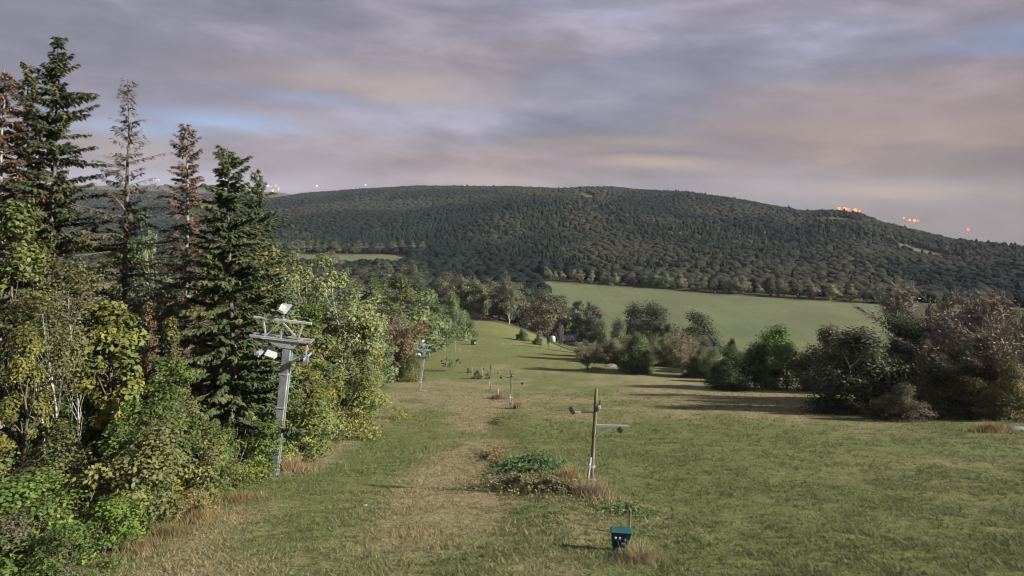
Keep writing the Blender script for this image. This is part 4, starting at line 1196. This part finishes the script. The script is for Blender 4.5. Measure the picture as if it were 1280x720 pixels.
tag(st, 'short yellowish wooden stake behind the teal box', 'stake')

# ------------------------------------------------------------------ weeds and dry tufts
def tuft(name, cx, cy, rx, ry, n, h, col, label, cat, seed, leafy=0.0, kind=None, lean=0.5, w=0.012, group=None):
    rng = np.random.RandomState(seed)
    r = np.minimum(np.abs(rng.randn(n)) * 0.55 + 0.12 * rng.rand(n), 1.5); a = rng.rand(n) * 6.28
    r = r * (0.75 + 0.35 * np.sin(2 * a + seed) + 0.25 * np.sin(5 * a + seed * 2))
    x = cx + rx * r * np.cos(a); y = cy + ry * r * np.sin(a)
    hh = h * (0.25 + 0.85 * rng.rand(n) ** 1.5) * np.clip(1 - 0.55 * np.abs(r), 0.25, 1)
    c = np.array(col) * (0.6 + 0.8 * rng.rand(n, 1)) * (1 + 0.12 * rng.randn(n, 3))
    V, Fc, cc = blades(x, y, hh, np.full(n, w), lean, np.clip(c, 0.01, 1), rng)
    Vs, Fs, Cs = [V], [Fc], [cc]
    if leafy:
        acc = Acc(); k = int(n * leafy)
        r = np.minimum(np.abs(rng.randn(k)) * 0.5 + 0.1, 1.4); a = rng.rand(k) * 6.28
        r = r * (0.75 + 0.3 * np.sin(2 * a + seed) + 0.25 * np.sin(5 * a + seed * 2))
        x = cx + rx * r * np.cos(a); y = cy + ry * r * np.sin(a)
        z = terrain(x, y) + h * (0.15 + 0.85 * rng.rand(k)) * np.clip(1 - 0.55 * r * r, 0.1, 1) * (0.55 + 0.9 * vnoise(x * 2.2, y * 2.2))
        quads(acc, np.stack([x, y, z], 1), rng.randn(k, 3) * np.array([1, 1, 0.4]), rng.randn(k, 3) * 0.5 + np.array([0, 0, 1]), 0.07 * (0.6 + 0.8 * rng.rand(k)), 0.035, 0.5)
        V2 = np.concatenate(acc.V); Q = np.concatenate(acc.F)
        F2 = np.concatenate([Q[:, [0, 1, 2]], Q[:, [0, 2, 3]]])
        c2 = np.repeat(np.array(col) * (0.6 + 0.9 * rng.rand(k, 1)), 4, 0)
        Fs.append(F2 + len(V)); Vs.append(V2); Cs.append(c2)
    V = np.concatenate(Vs) - np.array([cx, cy, tz(cx, cy)])
    o = link(name, mesh_np(name, V, np.concatenate(Fs), {'col': np.concatenate(Cs)}, [M_BLADE]))
    o.location = (cx, cy, tz(cx, cy))
    if kind: tag(o, label, None, group, kind)
    else: tag(o, label, cat, group)
    return o


STRAW = (0.23, 0.175, 0.092); TAN = (0.22, 0.150, 0.090)
x, y = at(740, 622); tuft('dry_grass_tuft', x + 0.1, y, 1.4, 1.2, 2000, 0.95, (0.27, 0.22, 0.135), 'pale dry grass tuft round the foot of the nearest post', 'grass tuft', 61)
x, y = at(715, 600); tuft('dry_grass_tuft', x, y + 0.4, 1.1, 1.1, 1100, 0.8, (0.26, 0.20, 0.105), 'straw coloured grass tuft left of the nearest post', 'grass tuft', 62)
x, y = at(800, 700); tuft('dry_grass_tuft', x, y, 0.85, 1.0, 2200, 0.50, (0.235, 0.195, 0.105), 'brown dry grass tuft in front of the teal box', 'grass tuft', 63, w=0.008, lean=0.9)
x, y = at(366, 590); tuft('dry_grass_tuft', x, y, 1.2, 1.6, 1500, 0.95, (0.27, 0.20, 0.115), 'tall orange brown dry grass beside the near pylon foot', 'grass tuft', 64)
x, y = at(395, 562); tuft('dry_grass_tuft', x, y, 1.6, 2.0, 1100, 0.7, (0.22, 0.155, 0.10), 'low brown dry grass along the wood edge past the pylon', 'grass tuft', 65)
x, y = at(622, 499); tuft('dry_grass_tuft', x, y, 1.5, 1.2, 900, 1.0, (0.19, 0.13, 0.09), 'brown tuft just left of the second post', 'grass tuft', 66, w=0.03)
x, y = at(646, 511); tuft('dry_grass_tuft', x, y, 0.7, 0.9, 400, 1.3, (0.24, 0.20, 0.10), 'yellow tuft at the foot of the second post', None, 67, w=0.03, kind='stuff')
x, y = at(1240, 540); tuft('dry_grass_tuft', x, y, 2.2, 1.2, 700, 1.0, STRAW, 'pale straw tuft in front of the right edge bushes', None, 68, kind='stuff', w=0.03)
x, y = at(745, 463); tuft('dry_grass_tuft', x, y, 4.2, 3.0, 1500, 0.9, (0.34, 0.29, 0.15), 'pale straw strip in the meadow by the round dark bush', None, 69, kind='stuff', w=0.06)
x, y = at(668, 585); tuft('nettle_patch', x, y, 2.3, 3.0, 900, 0.50, (0.085, 0.135, 0.052), 'dark green nettle patch left of the nearest post', 'nettle patch', 70, leafy=6.0)
x, y = at(640, 612); tuft('weeds', x + 0.3, y + 0.6, 2.4, 2.4, 1500, 0.40, (0.150, 0.138, 0.066), 'brown and green weeds below the nettle patch', None, 71, leafy=1.2, kind='stuff')
x, y = at(628, 528); tuft('weeds', x, y, 1.1, 7.0, 1500, 0.5, (0.125, 0.130, 0.055), 'green and brown weeds uphill of the nettle patch towards the second post', None, 75, leafy=1.2, kind='stuff', w=0.016)
x, y = at(692, 612); tuft('weeds', x, y, 2.0, 1.6, 1700, 0.42, (0.165, 0.148, 0.075), 'mixed weeds between the nettle patch and the nearest post', None, 74, leafy=0.7, kind='stuff')
x, y = at(616, 572); tuft('weeds', x, y, 0.9, 4.0, 1000, 0.42, (0.175, 0.140, 0.070), 'brown weeds along the left side of the nettle patch', None, 72, leafy=0.8, kind='stuff')
x, y = at(780, 640); tuft('weeds', x, y, 2.2, 2.0, 800, 0.22, (0.110, 0.145, 0.055), 'green weeds between the nearest post and the teal box', None, 73, leafy=1.0, kind='stuff')
for i, (px, row) in enumerate(((170, 690), (250, 650), (300, 625), (215, 668))):
    x, y = at(px, row)
    tuft('weeds', x, y, 1.3, 1.5, 1100, 0.45, [(0.19, 0.15, 0.08), (0.21, 0.165, 0.08), (0.20, 0.15, 0.075), (0.16, 0.135, 0.06)][i], ['dry weeds at the bottom end of the wood edge', 'straw weeds below the golden shrub', 'dry weeds left of the pylon foot', 'dry weeds halfway along the lower wood edge'][i], None, 80 + i, kind='stuff')

# ------------------------------------------------------------------ small things down the slope
def pipe_thing(name, pts, rad, mat, label, cat, n=7):
    m = MB(); m.tube(pts, rad, n); o = m.build(name, mat, smooth=True); return tag(o, label, cat)


def gp(px, row, dz=0.0):
    x, y = at(px, row); return Vector((x, y, tz(x, y) + dz))


p = gp(622, 497)
m = MB(); m.tube([(0, 0, -0.2), (0.02, 0, 0.6), (0.0, 0, 1.2)], [0.19, 0.16, 0.15], 9); o = m.build('tree_stump', M_GREYBARK, smooth=True); o.location = p
tag(o, 'pale broken stump just left of the second post', 'stump')
p, q = gp(564, 427, 0.9), gp(590, 430, 0.7)
pipe_thing('barrier_rail', [p, q], [0.16, 0.14], M_GREYWOOD, 'pale horizontal rail far down the slope by the wood edge', 'rail')
pl = gp(592, 431)
o = thing('lift_machine', 'small dark box with white front at the end of the pale rail', 'machine', pl, 0)
MB().box((0, 0, 0.75), (1.7, 1.4, 1.3)).build('casing', M_BLACK, o, 0.08)
MB().box((0.52, -0.71, 0.75), (0.55, 0.06, 0.7)).build('front_panel', M_WHITE, o, 0.02)
MB().box((0, 0, 1.46), (1.9, 1.6, 0.10)).build('cover', M_BLACK, o, 0.02)
for px, row, hgt, lab in ((590, 470, 1.6, 'pale marker stake left of the small shrubs below the third post'), (603, 472, 1.8, 'pale marker stake nearest the third post'), (583, 425, 2.2, 'pale marker stake just above the dark box'),
                          (586, 446, 1.4, 'marker stake halfway between dark box and third post'), (569, 440, 2.8, 'tall thin marker stake below the left end of the pale rail'), (557, 437, 1.8, 'pale marker stake right of the far pylon'), (575, 441, 1.2, 'short marker stake below the pale rail')):
    p = gp(px, row); o = thing('marker_stake', lab, 'stake', p, 0, 'marker stakes down the slope')
    m = MB(); m.tube([(0, 0, -0.1), (0, 0, hgt)], [0.07, 0.06], 6); m.build('stake', M_GREYWOOD, o)
    m = MB(); m.box((0, 0, hgt + 0.06), (0.26, 0.08, 0.30)); m.build('marker_plate', M_GALVL, o, 0.01)
for px, row, top, col, lab in ((596, 474, 463, DKG, 'small dark shrub at the marker stakes below the third post'), (586, 466, 460, (0.06, 0.07, 0.03), 'tiny shrub left of the small dark shrub'), (610, 474, 466, (0.08, 0.085, 0.04), 'tiny olive shrub at the foot of the third post')):
    x, y = at(px, row); tree_px('shrub2', px, y, top, col, lab, wide=0.8)
for px, row, s, lab in ((528, 489, 0.7, 'grey stone slab at the foot of the second pylon'), (764, 458, 1.6, 'long grey stone left of the round dark bush'), (800, 462, 1.3, 'grey stone under the round dark bush'), (1272, 537, 0.8, 'grey stone at the right edge below the bushes'), (457, 632, 0.10, 'small white stone lying in the near meadow')):
    p = gp(px, row); rng = np.random.RandomState(int(px))
    import bmesh
    bm = bmesh.new(); bmesh.ops.create_icosphere(bm, subdivisions=2, radius=1.0)
    for v in bm.verts: v.co = Vector((v.co.x * s, v.co.y * s * 0.7, v.co.z * s * 0.35)) * (1 + 0.25 * (rng.rand() - 0.5))
    me = bpy.data.meshes.new('stone'); bm.to_mesh(me); bm.free(); me.materials.append(M_WHITE if px == 457 else M_CONC)
    o = link('stone', me); o.location = p; tag(o, lab, 'stone', 'stones in the meadow')

# ------------------------------------------------------------------ the hut at the end of the meadow
ph_ = gp(716, 431)
hut = thing('hut', 'low hut with purple grey roof half hidden by bushes', 'hut', ph_ + Vector((0, 3, 0)), R(6))
MB().box((0, 0, 1.0), (9.6, 5.2, 2.4)).build('wall', M_DARKWALL, hut, 0.02)
MB().box((0, -2.66, 0.70), (9.7, 0.10, 0.75)).build('plinth_band', M_WALL, hut)
m = MB(); m.hexa([(-5.3, -3.2, 2.15), (5.3, -3.2, 2.15), (5.3, 3.2, 2.15), (-5.3, 3.2, 2.15)], [(-5.0, -0.15, 4.2), (5.0, -0.15, 4.2), (5.0, 0.15, 4.2), (-5.0, 0.15, 4.2)])
m.build('roof', M_ROOF, hut)
dm = MB(); dm.hexa([(-1.5, -2.95, 2.3), (0.3, -2.95, 2.3), (0.3, -0.8, 2.3), (-1.5, -0.8, 2.3)], [(-1.5, -2.95, 3.5), (0.3, -2.95, 3.5), (0.3, -0.8, 3.6), (-1.5, -0.8, 3.6)])
d_ = dm.build('dormer', M_WHITE, hut, 0.02)
MB().box((-0.6, -2.98, 2.95), (0.8, 0.06, 0.8)).build('window', M_PANE, d_)
MB().box((2.6, -2.64, 1.7), (1.0, 0.08, 0.7)).build('window', M_PANE, hut)
MB().box((-4.0, -2.64, 1.2), (1.0, 0.08, 1.9)).build('door', M_DARKWALL, hut)
p = gp(691, 430)
tk = thing('water_tank', 'pale rounded tank at the left corner of the hut', 'tank', p + Vector((0, 1.0, 0)))
m = MB(); m.tube([(0, 0, 0.7), (0, 0, 0.8), (0, 0, 2.5), (0, 0, 2.9), (0, 0, 3.05)], [1.05, 1.12, 1.12, 0.8, 0.25], 14); m.build('shell', M_GALVL, tk, smooth=True)
m = MB()
for a in range(4): m.box((0.75 * math.cos(a * 1.57 + .78), 0.75 * math.sin(a * 1.57 + .78), 0.35), (0.15, 0.15, 0.8))
m.build('cradle', M_BLACK, tk)

# ------------------------------------------------------------------ lights of the towns on the ridge
def lit(name_mat, col, s): return lamp_mat(name_mat, col, s)


LW = lit('white_light', (1.0, 0.86, 0.66), 0.75); LO = lit('orange_light', (1.0, 0.30, 0.09), 0.95); LR = lit('red_light', (1.0, 0.12, 0.09), 1.1); LC = lit('cool_light', (0.85, 0.95, 1.0), 0.7); LP = lit('pink_light', (1.0, 0.18, 0.10), 0.9)


def ridge_light(px, row, y, size, mat, label, group):
    x = (px - 640) / F * y; g = tz(x, y); z = CAM_Z + (HOR - row) / F * y
    s = size / F * y
    o = thing('light_mast', label, 'light', (x, y, g), 0, group)
    m = MB(); m.tube([(0, 0, -1), (0, 0, max(z - g - s * 0.4, 2.0))], [0.35, 0.2], 6); m.build('pole', M_GALV, o)
    hd = MB(); zz = max(z - g, 2.4)
    hd.tube([(0, 0, zz - s * 0.5), (0, 0, zz - s * 0.25), (0, 0, zz + s * 0.25), (0, 0, zz + s * 0.5)], [s * 0.3, s * 0.5, s * 0.5, s * 0.3], 8)
    hd.build('lamp', mat, o, smooth=True)


GL = 'lights on the left ridge'; GRR = 'orange lights on the right ridge'
for px, row, s, m, lab in ((306.5, 231, 2.4, LW, 'white light left of the narrow spruce tip'), (335, 232.5, 2.6, LW, 'white light at the left of the ridge cluster'), (339, 233.5, 1.8, LO, 'orange light second in the left ridge cluster'), (345, 232, 2.6, LO, 'orange light at the top of the left ridge cluster'), (349, 235, 2.2, LO, 'orange light at the right of the left ridge cluster'),
                           (331, 237.5, 2.0, LC, 'bluish white light low in the left ridge cluster'), (341, 238.3, 2.4, LW, 'white light lowest in the left ridge cluster'), (348, 237, 1.6, LW, 'small white light under the orange ones'), (396, 232.2, 2.6, LW, 'single white light on the ridge right of the cluster'), (457, 231, 2.2, LC, 'lone cool white light on the middle of the ridge')):
    u = (px - 640) / F
    ridge_light(px, row, float(np.interp(u, _ru, _ry)) * 1.02 if px > 380 else 4150, s * 0.85, m, lab, GL)
for px, row, s, m, lab in ((1049, 260.5, 2.6, LO, 'leftmost orange light on the right ridge'), (1056, 261, 3.2, LO, 'second orange light on the right ridge'), (1061, 261.5, 2.4, LP, 'pink light in the middle of the right ridge cluster'), (1069, 262.8, 3.2, LO, 'bright orange light on the right of the ridge cluster'), (1075, 263.8, 2.2, LP, 'small pink light ending the right ridge cluster'),
                           (1130, 272.5, 1.5, LO, 'faint upper light right of the orange cluster'), (1137, 275.2, 1.8, LO, 'small orange light hanging over the right slope'), (1143, 275.6, 2.2, LO, 'brighter light of the pair over the right slope'), (1147.5, 275.8, 1.6, LP, 'pink light ending the pair over the right slope')):
    u = (px - 640) / F
    ridge_light(px, row, float(np.interp(u, _ru, _ry)) * 1.03, s * 1.25, m, lab, GRR)
ridge_light(1210.5, 287, float(np.interp((1210 - 640) / F, _ru, _ry)) * 1.01, 2.8, LR, 'red mast light farthest right on the ridge', None)
for k, px in enumerate((192, 195.5, 198.5)):
    ridge_light(px, 224.8, 4150, 1.4, LW, ['leftmost of three tiny lights right of the dead spruce', 'middle of three tiny lights right of the dead spruce', 'rightmost of three tiny lights right of the dead spruce'][k], 'tiny lights right of the dead spruce')

# ------------------------------------------------------------------ trees the photograph shows nothing of are left out; like trees get their place in the row
def tidy_trees():
    bpy.context.view_layer.update()
    dg = bpy.context.evaluated_depsgraph_get()
    eye = Vector(cam.location); rr = random.Random(2)
    share = {}
    for o in C.objects:
        if o.type == 'EMPTY' and o.get('group') and o.get('category') in ('tree', 'shrub'): share.setdefault(o['label'], []).append(o)
    NTH = 'second third fourth fifth sixth seventh eighth ninth tenth eleventh twelfth thirteenth fourteenth fifteenth sixteenth seventeenth eighteenth nineteenth twentieth'.split()
    for lab, obs in share.items():
        if len(obs) == 1 and 'left wood' not in lab and 'low shrub' not in lab and 'wood at' not in lab: continue
        seen = []
        for o in obs:
            own = {c.name for c in o.children}; hit = 0; sx = []
            for c in o.children:
                vs = c.data.vertices; n = 90 if c.name.startswith('crown') else 10
                for _ in range(n):
                    p = c.matrix_world @ vs[rr.randrange(len(vs))].co
                    u = 640 + p.x / max(p.y, 0.1) * F; v = HOR - (p.z - CAM_Z) / max(p.y, 0.1) * F
                    if not (0 < u < 1280 and 0 < v < 720): continue
                    ok, loc, nn, ix, ob, mw = SC.ray_cast(dg, eye, (p - eye).normalized(), distance=1e5)
                    if ok and ob.name in own: hit += 1; sx.append(u)
            if hit >= 2: seen.append((sum(sx) / len(sx), o))
            else:
                for c in list(o.children): bpy.data.objects.remove(c)
                bpy.data.objects.remove(o)
        seen.sort(key=lambda t: t[0])
        if len(seen) > 1:
            pl = lab.replace(' tree ', ' trees ', 1).replace(' birch ', ' birches ', 1).replace(' aspen ', ' aspens ', 1).replace(' shrub ', ' shrubs ', 1)
            pl = pl.replace(' in the left wood ', ' ').replace(' in the dark wood at', ' at').replace('trees in the valley beyond', 'valley trees beyond') + (' in the left wood' if 'left wood' in lab and 'beyond' not in lab else '')
            for i, (u, o) in enumerate(seen):
                w = 'leftmost' if i == 0 else 'rightmost' if i == len(seen) - 1 else NTH[i - 1] + ' from left'
                o['label'] = ' '.join(f'{w} of the {pl}'.replace('at the end of the meadow', 'past the meadow').replace('along the middle of the slope', 'mid slope').replace('far down the slope', 'far down').replace(' of the wood past', ' past').split()[:16])


tidy_trees()


# ------------------------------------------------------------------ air
def build_haze():
    g = bpy.data.objects['ground'].data
    co = np.empty(len(g.vertices) * 3, np.float32); g.vertices.foreach_get('co', co); co = co.reshape(-1, 3)
    lo = co.min(0) - 1.0; hi = co.max(0) + 1.0
    hi[2] += 40
    m = MB(); m.box(tuple((lo + hi) / 2), tuple(hi - lo))
    mt, t = new_mat('haze_air')
    v = t.n('ShaderNodeVolumePrincipled', {'Color': (0.72, 0.80, 0.92, 1), 'Density': HAZE})
    t.nt.links.new(v.outputs[0], t.n('ShaderNodeOutputMaterial').inputs['Volume'])
    o = m.build('haze', mt); o['kind'] = 'stuff'; o['label'] = 'thin evening haze over the valley'


HAZE = 0.00004
if HAZE: build_haze()
